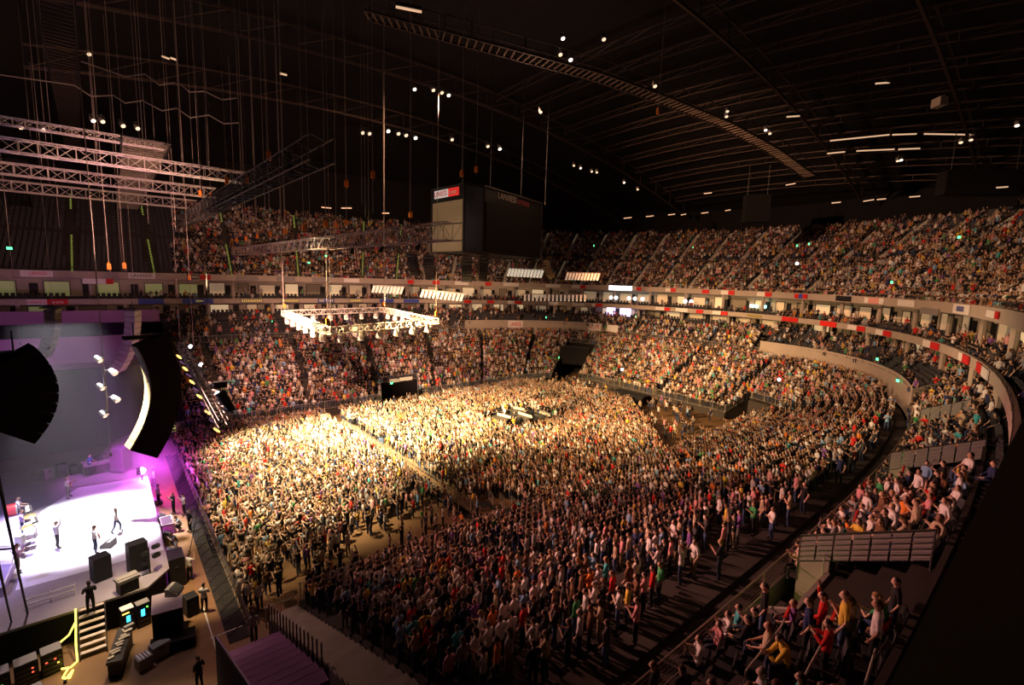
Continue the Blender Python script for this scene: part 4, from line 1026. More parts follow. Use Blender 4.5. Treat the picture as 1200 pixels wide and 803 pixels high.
# stage roof trusses (along x)
for k, (y, z, x0, x1, l) in enumerate([(50, 27.6, -9, 10.4, 'pinkish lit roof truss over the stage, nearest of three'), (58, 27.0, -9, 9.4, 'pinkish lit roof truss over the stage, middle of three'), (66, 26.5, -9, 8.8, 'pinkish lit roof truss over the stage, farthest of three')]):
    truss('roof_truss', l, (x0, y, z), (x1, y, z), .9, .9, 1.0, M_ALU, .05)
    for j in range(5):
        x = x0 + 2.2 + j * 3.6
        hoist((x, y, z + .6), f'thin chain above {["nearest", "middle", "farthest"][k]} stage roof truss, {ordn(j + 1)} from the left', motor=False, r=.018)
truss('roof_truss', 'short upper truss just above nearest stage roof truss', (-9, 50, 29.2), (4.6, 50, 29.2), .6, .5, .6, M_ALU, .04)
# two dark gantries overhead along y
def gantry(name, label, a, b, w, m, rung=.55):
    a, b = Vector(a), Vector(b); d = (b - a); L = d.length; d.normalize(); u = d.cross(Vector((0, 0, 1))).normalized(); t = thing(name, label, 'gantry', a)
    for sg in (-1, 1): MB().box((a + b) / 2 + u * sg * w / 2, (.12, L, .35), RZ(math.atan2(d.y, d.x) - PI / 2)).build('side_beam', M_ROOF, t)
    r = MB()
    for k in range(int(L / rung)): c = a + d * rung * k; r.box(c, (w, .12, .06), RZ(math.atan2(d.y, d.x) - PI / 2))
    r.build('rungs', m, t); return t
gantry('cable_bridge', 'ladder-like cable bridge overhead at upper left', atz(62, -20, 37), atz(90, 205, 37), 2.0, M_RSTEEL, .8)
gantry('lighting_gantry', 'dark slatted gantry overhead between stage roof trusses', atz(172, 165, 29), atz(149, 245, 29), 3.0, mat('slat_metal', (.22, .19, .15), .6, .2), .7)
gantry('cable_bridge', 'dark gantry at left frame edge above the stage', atz(8, 185, 28), atz(28, 250, 28), 2.2, M_ROOF, 1.0)
# diagonal truss and long horizontal truss (both along y)
def at_depth_line(pa, da, pb, db): return atd(*pa, da), atd(*pb, db)
a, b = at_depth_line((213, 255), 55, (374, 189), 20); b.x = a.x = (a.x + b.x) / 2; z = (a.z + b.z) / 2; a.z = b.z = z
truss('catwalk_truss', 'wide dark truss sloping up to the right, with lamps along it', a, b, 1.0, 1.0, .9, M_DSTEEL, .04)
A_, B_ = a, b
for k in range(9):
    f = .1 + .1 * k; p = a.lerp(b, f); lamp_can('stage_light', f'small spotlight on wide dark truss, {ordn(k + 1)} from its far end', p + Vector((.1, 0, -.2)), (20, 45, 0), .4, E_LAMPW if k in (4, 5, 7) else M_GREYP)
a, b = at_depth_line((287, 291), 68, (509, 281), 25); b.x = a.x = (a.x + b.x) / 2; z = (a.z + b.z) / 2; a.z = b.z = z
truss('lighting_truss', 'long pale truss ending in front of the scoreboard', a, b, .9, .95, .9, mat('dull_truss', (.5, .44, .38), .5, .2), .035)
for k in range(7):
    f = .02 + .1 * k * 1.05; p = a.lerp(b, f) + Vector((0, 0, .6)); hoist(p + Vector((0, 0, .7)), f'chain hoist with orange motor on long pale truss, {ordn(k + 1)} from its far end')
for k in range(6): lamp_can('stage_light', f'hanging lamp on long pale truss, {ordn(k + 1)} from its near end', a.lerp(b, .93 - k * .09) + Vector((0, 0, -.75)), (10, 45, 0), .35, M_GREYP)
# truss ring with lamps and a pale globe
RZT = 14.3; Q = [atz(333, 369, RZT), atz(384, 389, RZT), atz(512, 377, RZT), atz(450, 363, RZT)]
ct = Vector(((14.4 + 28) / 2, 50.5, RZT)); Q = [Vector((14.6, 57.5, RZT)), Vector((14.2, 40.2, RZT)), Vector((27.3, 43.0, RZT)), Vector((28.6, 60.0, RZT))]
Q = [atz(333, 367, RZT), atz(384, 388, RZT), atz(511, 377, RZT), atz(450, 363, RZT)]
SIDE = ['stage side', 'near side', 'end side', 'far side']
M_WT = mat('white_truss', (.80, .77, .70), .5)
for k in range(4): truss('ring_truss', f'white lit truss forming the {SIDE[k]} of the suspended square', Q[k], Q[(k + 1) % 4], .62, .62, .7, M_WT, .05)
for k in range(4):
    for j in range(6):
        p = Q[k].lerp(Q[(k + 1) % 4], (j + .6) / 6.2); lamp_can('stage_light', f'lamp under {SIDE[k]} of suspended truss square, {ordn(j + 1)} clockwise', p + Vector((0, 0, -.75)), p + Vector((0, 0, -5)) + (Vector((18, 48, 5)) - p) * .2, .75, E_LAMPW, M_WT)
    hoist(Q[k] + Vector((0, 0, .6)), f'chain hoist at {["stage far", "stage near", "end near", "end far"][k]} corner of the suspended square')
gp = atd(421, 388, 48); t = thing('mirror_globe', 'pale shining globe hanging from the suspended truss square', 'globe', gp)
MB().ball(gp, .75, 16, 10).build('globe', M_WT, t, True); MB().bar(gp + Vector((0, 0, .7)), gp + Vector((0, 0, 2.2)), .05, 6).bar(gp + Vector((0, 0, .7)), gp + Vector((0, 0, .95)), .2, 8).build('stem', M_DSTEEL, t)
# slanted lamp truss by the stage edge
la, lb = aty(212, 405, 46), aty(262, 497, 33)
truss('lamp_truss', 'low truss crowded with lamps slanting beside the far stand', la, lb, .5, .5, .6, M_STEEL, .035)
for k in range(11):
    p = la.lerp(lb, (k + .3) / 11)
    lamp_can('moving_light', f'moving light under slanting low truss, {ordn(k + 1)} from its far end', p + Vector((0, 0, -.55)), p + Vector((-2, -1, -2.2)), .62, E_AMBER if k % 2 == 0 else M_GREYP, M_DSTEEL)
    lamp_can('beam_light', f'lamp on top of slanting low truss, {ordn(k + 1)} from its far end', p + Vector((.25, 0, .55)), p + Vector((2, -3, -.4)), .42, emat('cool_lamp', (.9, 1, 1), 5) if k in (1, 4, 8) else M_GREYP, M_STEEL)
cp = aty(258, 460, 33); t = thing('follow_spot', 'dark follow spot hanging at near end of slanting lamp truss', 'spotlight', cp)
MB().bar(cp, cp + Vector((.5, -.5, -1.1)), .32, 8, .24).build('housing', M_BLACK, t); MB().box(cp + Vector((0, 0, .5)), (.7, .5, .35)).build('mount', M_BLACK, t); MB().bar(cp + Vector((.5, -.5, -1.1)), cp + Vector((.52, -.52, -1.16)), .22, 8).build('lens', M_GREYP, t)
# light pods on hanging poles
def pod(label, top, bot, n, hot):
    t = thing('lighting_pod', label, 'light pod', bot); top, bot = Vector(top), Vector(bot)
    MB().bar(bot, top, .06, 6).build('pole', M_ALU, t)
    for k in range(n):
        p = bot.lerp(top, k / max(1, n - 1)); sd = Vector((.35 if k % 2 else -.35, .1, 0)); h = MB(); h.bar(p + sd, p + sd + Vector((.25, -.3, -.25)), .16, 8, .22); h.bar(p, p + sd, .04, 4); o = h.build('lamp_head', M_ALU if k % 2 else M_DSTEEL, t)
        g = MB(); g.bar(p + sd + Vector((.25, -.3, -.25)), p + sd + Vector((.26, -.31, -.26)), .19, 8); g.build('lens', E_WHITE if k in hot else E_LAMPW, o)
pod('vertical cluster of pale lamps hanging left of the black speaker column', aty(120, 418, 42), aty(126, 482, 42), 5, ())
pod('small lamp cluster beside the left edge speaker column', aty(24, 413, 40), aty(32, 436, 40), 4, (0, 1))
# sagging zigzag cable festoons at upper left
for k, (pts, d) in enumerate([([(-5, 87), (87, 100), (107, 113), (133, 112), (147, 121), (167, 118), (190, 130), (207, 127), (223, 138), (245, 135), (262, 145), (280, 144)], 46), ([(95, 72), (147, 90), (170, 87), (187, 100), (205, 97)], 48), ([(212, 99), (222, 108), (240, 107), (260, 117), (277, 115)], 48)]):
    W_ = [atd(*p, d) for p in pts]; t = thing('cable_festoon', ['long zigzag cable festoon at upper left', 'short zigzag cable festoon above the long one', 'short zigzag cable festoon right of the other short one'][k], 'cable', W_[0]); MB().path(W_, .06, 5).build('cable', M_CABLE, t)
    [MB().bar(p, p + Vector((0, 0, 1.2)), .02, 3).build('hanger', M_DSTEEL, t) for p in W_[1::2]]
# hanging bars of floodlights under the scoreboard area
def lampbar(label, pa, da, pb, db, n, tilt, m=M_WT, tm=None):
    tm = tm or (emat('lit_tube_glow', (1, .86, .66), .5) if m is M_WT else emat('dim_lit_tube_glow', (1, .75, .55), .2))  # tube glow stands in for floodlight falling on pale housings
    a, b = atd(*pa, da), atd(*pb, db); t = thing('floodlight_bar', label, 'light bar', a); MB().bar(a, b, .05, 5).bar(a + Vector((0, 0, .12)), b + Vector((0, 0, .12)), .04, 5).build('bar', m, t)
    dv = (b - a).normalized()
    for k in range(n):
        p = a.lerp(b, (k + .5) / n); q = p + Vector((0, 0, -1.05)) + dv * tilt
        h = MB(); h.bar(p, q, .2, 6, .2); o = h.build('tube', tm or m, t)
        MB().bar(q, q + (q - p).normalized() * .03, .17, 6).build('lens', E_LAMPW, o)
lampbar('slanted row of white floodlights left of the scoreboard, upper', (437, 335), 78, (474, 337), 78, 9, -.35)
lampbar('slanted row of white floodlights left of the scoreboard, lower', (494, 340), 72, (545, 345), 72, 11, -.35)
lampbar('slanted row of white floodlights beneath right of the scoreboard', (596, 315), 70, (638, 317), 70, 11, -.3)
lampbar('dimmer slanted row of floodlights in front of upper tier', (664, 320), 78, (704, 321), 78, 11, -.3, mat('dim_flood', (.4, .33, .28), .6))
lampbar('long thin row of small floodlights across the suites', (613, 345), 84, (688, 346), 84, 16, 0, mat('dim_flood2', (.45, .4, .34), .6))
# scoreboard ------------------------------------------------------------
sc = thing('scoreboard', 'big dark scoreboard cube hanging over the arena', 'scoreboard', (38, 46, 22))
YS = 41.5
f0, f1, f2, f3 = aty(504, 233, 45), aty(543, 218, YS), aty(567, 217, YS), aty(635, 231, 46)
zb = 21.95; zt = 28.0
c0 = Vector((27.0, 46.8)); c1 = Vector((28.3, 41.2)); c2 = Vector((31.2, 40.6)); c3 = Vector((44.0, 47.0)); 
P_ = lambda px, y: (lambda v: Vector((v.x, v.y)))(aty(px, 293, y))
c0, c1, c2, c3 = P_(505, 50), P_(543, 43.5), P_(566, 43.0), P_(633, 47)
c4 = c3 + (c0 - c1) * 1.05; c5 = c0 + (c3 - c2) * .9
poly = [c0, c1, c2, c3, c4, c5]
zt = 29.2
core = MB(); core.prism([(p.x, p.y) for p in poly], zb + .25, zt); core.build('casing', mat('scoreboard_black', (.010, .010, .011), .7), sc)
def face(a, b, f0_, f1_, z0, z1, m, nm, off=.06, par=None):
    d = (b - a); L = d.length; d = d.normalized(); n = Vector((d.y, -d.x)); 
    if n.dot(Vector((-a.x, -a.y))) < 0: n = -n
    p = a + d * L * f0_ + n * off; q = a + d * L * f1_ + n * off
    return MB().extr([(p.x, p.y, z0), (q.x, q.y, z0), (q.x, q.y, z1), (p.x, p.y, z1)], (-n.x * .1, -n.y * .1, 0)).build(nm, m, par or sc)
face(c0, c1, .06, .97, zb + .2, 27.6, M_SCREEN, 'screen'); face(c1, c2, .06, .94, zb + .1, zt - .2, M_NAVY, 'corner_panel')
face(c2, c3, .03, .97, zb + .2, 27.6, mat('dark_screen', (.012, .010, .009), .8, noise=.3, scale=2), 'screen')
fr = MB()
for a, b in zip(poly, poly[1:] + poly[:1]):
    for z in (zb + .15, zt): fr.bar((a.x, a.y, z), (b.x, b.y, z), .09, 4)
    fr.bar((a.x, a.y, zb + .15), (a.x, a.y, zt), .08, 4)
fr.build('frame', M_DSTEEL, sc)
w = face(c0, c1, .12, .55, 28.1, 28.95, emat('lit_white_panel', (.9, .85, .8), .35), 'name_panel', .1); face(c0, c1, .55, .85, 28.1, 28.95, emat('lit_red_panel', (.8, .04, .03), .5), 'name_panel', .1)
d = (c1 - c0).normalized(); n2 = Vector((d.y, -d.x)); n2 = n2 if n2.dot(-c0) > 0 else -n2
def v3(p, z): return Vector((p.x, p.y, z))
text('LANXESS', v3(c0.lerp(c1, .335) + n2 * .14, 28.5), v3(d, 0), v3(n2, 0), .8, RDL, sc, (c1 - c0).length * .38); text('arena', v3(c0.lerp(c1, .70) + n2 * .14, 28.5), v3(d, 0), v3(n2, 0), .8, WD, sc, (c1 - c0).length * .22)
d = (c3 - c2).normalized(); n2 = Vector((d.y, -d.x)); n2 = n2 if n2.dot(-c2) > 0 else -n2
text('LANXESS', v3(c2.lerp(c3, .34) + n2 * .14, 28.55), v3(d, 0), v3(n2, 0), 1.0, mat('dim_white_lettering', (.4, .36, .3), .7), sc, (c3 - c2).length * .3); text('arena', v3(c2.lerp(c3, .62) + n2 * .14, 28.55), v3(d, 0), v3(n2, 0), 1.0, mat('dim_red_lettering', (.25, .02, .02), .7), sc, (c3 - c2).length * .2)
for k, f in enumerate((.1, .35, .65, .9)):
    p = c0.lerp(c3, f) + (c5 - c0) * .3; hoist((p.x, p.y, zt + .2), f'dark steel cable holding the scoreboard, {ordn(k + 1)} from the left', motor=False, m=M_BCABLE, r=.04, cat='cable')
# hanging chains with orange motors: (pixel of the lower end, depth)
hc_ = [(289, 215, 38), (266, 216, 40), (235, 230, 46), (247, 232, 50), (315, 188, 32), (406, 219, 42), (437, 209, 38), (541, 207, 44), (558, 202, 44), (481, 255, 46), (128, 316, 40), (146, 315, 44), (222, 328, 52), (771, 134, 42), (406, 264, 48), (394, 267, 50)]
for k, (px, py, d) in enumerate(hc_): hoist(atd(px, py, d), f'orange-tipped chain hoist hanging free over the {"stage side" if px < 300 else "middle" if px < 600 else "end"} of the arena, {ordn(k + 1)}')
hl = [(130, 535, 33), (121, 420, 36), (211, 402, 50), (227, 410, 48), (250, 480, 36), (159, 366, 56), (147, 366, 56), (24, 405, 42), (62, 360, 62), (70, 268, 48), (428, 255, 46), (424, 240, 46), (432, 258, 46), (437, 250, 46), (480, 250, 44), (334, 290, 50), (312, 280, 52), (300, 270, 54), (285, 262, 52), (363, 262, 46), (174, 262, 44), (206, 270, 42), (332, 362, 57), (388, 388, 43), (451, 362, 60)]
for k, (px, py, d) in enumerate(hl): hoist(atd(px, py, d), f'thin pale cable hanging from the roof, {ordn(k + 1)} in the rig over stage and floor', motor=False, cat='cable', r=.03 if k < 5 else .02)
# near black cables crossing the lower left, and the slack wire to the pit guard
for k, (a, b, l, ra) in enumerate([((-6, 540, 14), (35, 730, 26), 'thick black cable running down over the stage at the left frame edge', .045), ((-14, 600, 14), (16, 740, 26), 'second black cable at the left frame edge, lower one', .04), ((243, 480, 26), (222, 648, 27.5), 'slack thin black wire running down to the guard in the pit', .02)]):
    A, B = atd(*a), atd(*b); t = thing('slack_cable', l, 'cable', B); m_ = MB(); pts = [A.lerp(B, f / 10) - Vector((0, 0, (.8 if k == 2 else .25) * math.sin(PI * f / 10))) for f in range(11)]; m_.path(pts, ra, 5); m_.build('cable', M_BCABLE, t); MB().bar(B, B + Vector((0, 0, .12)), ra * 2, 6).build('plug', M_BLACK, t)
# ceiling steel: arched main catwalk, purlins, lamps
cat_pts = [(430, 18, 46), (520, 42, 46), (610, 66, 48), (700, 90, 52), (780, 118, 56), (850, 146, 62), (905, 176, 68), (950, 208, 76)]
C3 = [atd(px, py, d) for px, py, d in cat_pts]; t = thing('catwalk', 'long curved roof catwalk with pale grating crossing overhead to the right', 'catwalk', C3[0])
g = MB(); e = MB(); 
for a, b in zip(C3[:-1], C3[1:]):
    d = (b - a); L = d.length; d.normalize(); u = d.cross(Vector((0, 0, 1))).normalized(); n = int(L / .7)
    for k in range(n): c = a + d * L * k / n; g.bar(c - u * .9, c + u * .9, .09, 4)
    for s in (-1, 1): e.bar(a + u * s * .95, b + u * s * .95, .13, 4); e.bar(a + u * s * .95 + Vector((0, 0, 1.4)), b + u * s * .95 + Vector((0, 0, 1.4)), .06, 4)
    for k in range(int(L / 2.5)):
        c = a + d * L * k / max(1, int(L / 2.5))
        for s in (-1, 1): e.bar(c + u * s * .95, c + u * s * .95 + Vector((0, 0, 1.4)), .05, 3)
g.build('grating', mat('grating', (.17, .12, .08), .6, .2), t); e.build('side_rails', M_RSTEEL, t)
for k, x in enumerate(np.linspace(48, 100, 11)):
    pts = [Vector((x, y, roofz(x, y) - 2.0)) for y in np.linspace(-8, 62, 16)]; t = thing('roof_purlin', f'dim arched roof beam at upper right, {ordn(k + 1)} from the stage', 'roof beam', pts[0]); MB().path(pts, .13, 4).build('top_flange', M_RSTEEL, t); MB().path([p - Vector((0, 0, .9)) for p in pts], .10, 4).build('bottom_flange', M_RSTEEL, t)
    b = MB()
    for p, q in zip(pts[:-1], pts[1:]): b.bar(p, q - Vector((0, 0, .9)), .05, 3); b.bar(q, q - Vector((0, 0, .9)), .05, 3)
    b.build('web', M_RSTEEL, t)
for k, y in enumerate((12, 28, 63, 79)):
    pts = [Vector((x, y, roofz(x, y) - 3.6)) for x in np.linspace(-5, 105, 20)]; t = thing('roof_arch', f'dark main roof arch along the arena, {ordn(k + 1)} from the camera', 'roof arch', pts[0]); MB().path(pts, .2, 4).build('bottom_chord', M_RSTEEL, t); MB().path([p + Vector((0, 0, 2.4)) for p in pts], .16, 4).build('top_chord', M_RSTEEL, t)
    b = MB()
    for i, (p, q) in enumerate(zip(pts[:-1], pts[1:])): b.bar(p, q + Vector((0, 0, 2.4)), .08, 3); b.bar(q, q + Vector((0, 0, 2.4)), .08, 3)
    b.build('web', M_RSTEEL, t)
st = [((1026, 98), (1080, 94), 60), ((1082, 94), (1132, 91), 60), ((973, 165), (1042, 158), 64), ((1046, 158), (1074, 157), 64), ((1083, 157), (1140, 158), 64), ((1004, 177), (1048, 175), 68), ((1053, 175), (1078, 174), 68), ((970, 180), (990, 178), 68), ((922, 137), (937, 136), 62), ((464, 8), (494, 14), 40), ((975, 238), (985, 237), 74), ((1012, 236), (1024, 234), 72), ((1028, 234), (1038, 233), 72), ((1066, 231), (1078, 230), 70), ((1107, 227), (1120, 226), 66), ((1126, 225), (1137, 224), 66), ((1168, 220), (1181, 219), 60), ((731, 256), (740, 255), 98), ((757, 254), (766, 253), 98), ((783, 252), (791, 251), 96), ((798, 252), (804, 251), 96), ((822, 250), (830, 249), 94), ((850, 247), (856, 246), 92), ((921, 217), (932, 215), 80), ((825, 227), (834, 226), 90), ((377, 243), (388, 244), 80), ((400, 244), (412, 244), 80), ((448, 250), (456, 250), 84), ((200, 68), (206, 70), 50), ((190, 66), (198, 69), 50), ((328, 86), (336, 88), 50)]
for k, (a, b, d) in enumerate(st):  # light on roof beam edges, put in as dim glowing strips
    A, B = atd(*a, d), atd(*b, d); t = thing('lit_edge_strip', f'glowing strip for lit roof beam edge, {ordn(k + 1)} of those scanning right, then left', 'lit edge', A); MB().bar(A, B, .1, 4).build('tube', E_STRIP, t); MB().bar(A + Vector((0, 0, .25)), B + Vector((0, 0, .25)), .16, 4).build('edge_backing', M_ROOF, t)  # tube here stands in for light on the beam edge
cl = [(49, 151, 46), (23, 148, 46), (119, 141, 46), (108, 140, 46), (143, 146, 46), (160, 149, 46), (485, 103, 50), (507, 104, 50), (517, 107, 50), (525, 110, 50), (424, 154, 48), (432, 155, 48), (454, 152, 48), (466, 155, 48), (475, 157, 48), (486, 160, 48), (529, 162, 52), (571, 170, 54), (585, 173, 54), (633, 130, 56), (656, 62, 44), (668, 68, 44), (707, 44, 44), (767, 99, 46), (659, 43, 44), (852, 129, 58), (851, 135, 58), (897, 151, 62), (902, 155, 62), (1052, 187, 62), (1056, 186, 62), (1138, 162, 52), (1126, 165, 52), (1192, 145, 48), (103, 62, 48), (672, 193, 80), (680, 196, 80), (693, 200, 80), (699, 201, 80), (731, 213, 84), (747, 221, 84)]
for k, (px, py, d) in enumerate(cl):
    p = atd(px, py, d); lamp_can('roof_lamp', f'small pale flood lamp under the roof, {ordn(k + 1)} of those scanning left to right', p, p + (Vector((0, 0, EYE)) - p).normalized() * 3 + Vector((1.5, 0, -2)), .5, E_LAMPW if k % 3 else emat('bright_lamp_glass', (1, .85, .7), 3), M_GREYP, cat='roof lamp')
bx_ = atd(1101, 120, 52); t = thing('roof_box', 'pale square equipment box under the right roof', 'equipment box', bx_); MB().box(bx_, (1.3, .8, .9), RZ(.8)).build('case', M_ROOM, t); MB().box(bx_ + Vector((0, 0, .55)), (1.4, .1, .2), RZ(.8)).build('bracket', M_DSTEEL, t)
for k, (px, py, w, h, d) in enumerate([(886, 245, 4.0, 4.6, 84), (1150, 215, 9, 3.0, 62)]):
    p = atd(px, py, d); t = thing('hanging_unit', ['dark boxy unit hanging above the right upper tier', 'long dark duct under the roof at right'][k], 'hanging unit', p); MB().box(p, (w, 2, h), RZ(-.9)).build('casing', M_ROOF, t)
    for s in (-1, 1): MB().bar(p + RZ(-.9) @ Vector((s * w * .4, 0, h / 2)), p + RZ(-.9) @ Vector((s * w * .4, 0, h / 2 + 5)), .06, 4).build('hanger', M_DSTEEL, t)
# ---------------------------------------------------------------- stage, pit, barriers, backline
DZ = 1.8
t = thing('stage', 'raised concert stage with pale centre floor at the left', 'stage', (-6, 31.6, 0))
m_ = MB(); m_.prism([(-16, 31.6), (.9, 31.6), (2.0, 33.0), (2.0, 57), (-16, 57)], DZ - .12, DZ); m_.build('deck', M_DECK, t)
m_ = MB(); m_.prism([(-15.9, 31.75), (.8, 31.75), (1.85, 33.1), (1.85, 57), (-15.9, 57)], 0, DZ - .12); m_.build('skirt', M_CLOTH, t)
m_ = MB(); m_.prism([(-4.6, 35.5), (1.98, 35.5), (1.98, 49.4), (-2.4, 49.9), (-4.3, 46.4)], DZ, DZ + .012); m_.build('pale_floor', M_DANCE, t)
m_ = MB(); m_.bar((-16, 31.6, DZ), (.9, 31.6, DZ), .04, 4).bar((.9, 31.6, DZ), (2, 33, DZ), .04, 4).bar((2, 33, DZ), (2, 57, DZ), .04, 4).bar((-3, 50.2, DZ + .02), (2, 49.6, DZ + .02), .04, 4); m_.build('edge_strip', M_STEEL, t)
m_ = MB(); m_.prism([(-16, 35.2), (-5.0, 35.2), (-4.7, 41), (-5.2, 45.8), (-16, 46)], DZ, DZ + .55); o = m_.build('riser', mat('lilac_riser', (.42, .36, .55), .6, noise=.1), t)
MB().bar((-16, 35.2, DZ + .55), (-5, 35.2, DZ + .55), .05, 4).bar((-5, 35.2, DZ + .55), (-4.7, 41, DZ + .55), .05, 4).build('riser_edge', M_WHITE, o)
# band
def P2(px, py, z): return atz(px, py, z)
AUD = 0.0
p = P2(112, 648, DZ); person((p.x, p.y, DZ + .012), math.radians(15), 'guitar', SHIRTS[2][1], PANTS[0][1], HAIRS[1], SKINS[0], False, False, 1.78, 'guitarist in white shirt and dark jeans, legs apart on pale stage floor', cat='musician')
def guitar(p, ang, label):
    t = thing('electric_guitar', label, 'guitar', p); p = Vector(p); f = Vector((math.cos(ang), math.sin(ang), 0)); s = Vector((-f.y, f.x, 0)); n = (s + Vector((0, 0, .28))).normalized(); u = f.cross(n)
    b = MB(); prof = [(-.24, .05), (-.2, .14), (-.1, .17), (0, .12), (.08, .13), (.16, .11), (.2, .03)]
    poly = [p + n * x + u * y for x, y in prof] + [p + n * x - u * y for x, y in prof[::-1]]
    b.extr(poly, f * .05); b.build('body', M_WOODG, t); MB().extr([p + n * .18 + u * .025 + f * .05, p + n * .78 + u * .02 + f * .05, p + n * .78 - u * .02 + f * .05, p + n * .18 - u * .025 + f * .05], f * .03).build('neck', mat('maple', (.5, .33, .15), .5), t)
    MB().box(p + n * .85 + f * .06, (.16, .09, .03), Matrix((n, u, f)).transposed()).build('headstock', M_WOODG, t)
guitar((p.x + .20, p.y - .02, DZ + 1.08), math.radians(15), 'brown electric guitar held by the guitarist with legs apart')
p = P2(137, 625, DZ); person((p.x, p.y, DZ + .012), math.radians(-20), 'walk', SHIRTS[2][1], PANTS[0][1], HAIRS[1], SKINS[0], False, False, 1.75, 'singer in white striding across the pale stage floor', cat='musician')
p = P2(80, 584, DZ); person((p.x, p.y, DZ), math.radians(-10), 'guitar', SHIRTS[2][1], PANTS[4][1], HAIRS[2], SKINS[0], False, True, 1.78, 'guitarist in white at far edge of the pale stage floor', cat='musician'); guitar((p.x + .2, p.y, DZ + 1.06), math.radians(-10), 'dark guitar held by the guitarist in white at far edge')
p = P2(106, 556, DZ); person((p.x, p.y, DZ), math.radians(-30), 'keys', (.03, .09, .35), PANTS[0][1], HAIRS[1], SKINS[0], False, False, 1.78, 'technician in blue shirt behind the mixing desk beyond the stage', cat='person')
p = P2(22, 602, DZ + .55); person((p.x, p.y, DZ), math.radians(0), 'keys', SHIRTS[2][1], PANTS[0][1], HAIRS[2], SKINS[0], False, False, 1.75, 'keyboard player in white shirt at the far keyboards', cat='musician')
p = P2(27, 628, DZ + .55); person((p.x, p.y, DZ + .55), math.radians(5), 'keys', (.55, .4, .6), PANTS[0][1], HAIRS[1], SKINS[1], False, False, 1.75, 'percussionist in lilac shirt beside the red drum', cat='musician')
p = P2(22, 672, DZ + .55); person((p.x, p.y, DZ + .55), math.radians(10), 'clap', (.5, .3, .45), PANTS[3][1], HAIRS[1], SKINS[0], True, False, 1.75, 'backing singer in pink top on the lilac riser', cat='musician')
p = P2(68, 643, DZ); person((p.x, p.y, DZ + .012), math.radians(20), 'onearm', SHIRTS[2][1], PANTS[2][1], HAIRS[1], SKINS[0], False, True, 1.8, 'lead singer in white jacket in the brightest stage light', cat='musician')
p = P2(117, 706, DZ); person((-1.45, 31.2, DZ - .25), math.radians(100), 'keys', SHIRTS[0][1], PANTS[2][1], HAIRS[0], SKINS[0], False, True, 1.82, 'crew member in black at the top of the stage steps, reaching up', cat='person')
# drum kit and percussion on the riser
def drum(label, p, r, h, m, name='drum', tilt=0):
    p = Vector(p); t = thing(name, label, 'drum', p); R = Matrix.Rotation(tilt, 3, 'Y')
    MB().lathe([(r, -h / 2), (r, h / 2)], p, 14, R=R).build('shell', m, t); MB().lathe([(r * .97, h / 2), (r * .97, h / 2 + .02)], p, 14, R=R).build('drumhead', M_WHITE, t); MB().lathe([(r * 1.04, h / 2 - .04), (r * 1.04, h / 2 + .015)], p, 14, R=R).build('hoop', M_STEEL, t)
def cymbal(label, p, r, zf):
    p = Vector(p); t = thing('cymbal', label, 'cymbal', (p.x, p.y, zf)); MB().lathe([(r, 0), (r * .3, .03), (.04, .06)], p, 16, R=Matrix.Rotation(.2, 3, 'X')).build('disc', mat('brass', (.7, .5, .2), .3, .9), t); s = MB(); s.bar((p.x, p.y, zf + .5), p, .015, 5)
    for a in (0, 2.1, 4.2): s.bar((p.x, p.y, zf + .5), (p.x + .3 * math.cos(a), p.y + .3 * math.sin(a), zf), .015, 4)
    s.build('stand', M_STEEL, t)
q = P2(36, 632, DZ + .55); zf = DZ + .55
drum('large bass drum of the kit on the riser, pale shell', (q.x, q.y, zf + .35), .33, .5, M_WHITE, 'bass_drum', PI / 2)
drum('snare drum beside the bass drum on the riser', (q.x - .3, q.y + .6, zf + .62), .2, .16, M_WHITE, 'snare_drum'); drum('floor tom left of the bass drum on the riser', (q.x - .4, q.y - .6, zf + .4), .24, .5, M_WHITE, 'floor_tom')
drum('small tom above the bass drum on the riser', (q.x - .05, q.y + .2, zf + .85), .18, .22, M_WHITE, 'tom_drum')
cymbal('brass cymbal at the far side of the drum kit', (q.x, q.y + .8, zf + 1.2), .28, zf); cymbal('brass cymbal at the near side of the drum kit', (q.x, q.y - .8, zf + 1.15), .28, zf)
q = P2(16, 612, DZ); drum('red bass drum standing at the edge of the riser', (q.x, q.y, DZ + .9), .42, .5, M_REDD, 'bass_drum', PI / 2)
# keyboards
def keyboard(label, p, ang):
    p = Vector(p); t = thing('keyboard', label, 'keyboard', p); R = RZ(ang); MB().box(p + Vector((0, 0, .95)), (.34, 1.25, .1), R).build('case', M_DSTEEL, t); MB().box(p + Vector((0, 0, 1.01)) + R @ Vector((-.05, 0, 0)), (.16, 1.15, .02), R).build('keys', M_WHITE, t)
    s = MB()
    for y in (-.4, .4): s.bar(p + R @ Vector((-.2, y, 0)), p + R @ Vector((.2, y, .9)), .02, 4); s.bar(p + R @ Vector((.2, y, 0)), p + R @ Vector((-.2, y, .9)), .02, 4)
    s.build('stand', M_DSTEEL, t)
q = P2(34, 604, DZ + .5); keyboard('white keyed keyboard in front of the far keyboard player', (q.x, q.y, DZ), .1); q = P2(40, 618, DZ + .4); keyboard('second keyboard nearer than the far keyboard player', (q.x, q.y, DZ), .2); q = P2(6, 652, DZ + 1); keyboard('pale keyboard slanting on the lilac riser', (q.x, q.y, DZ + .55), 1.1)
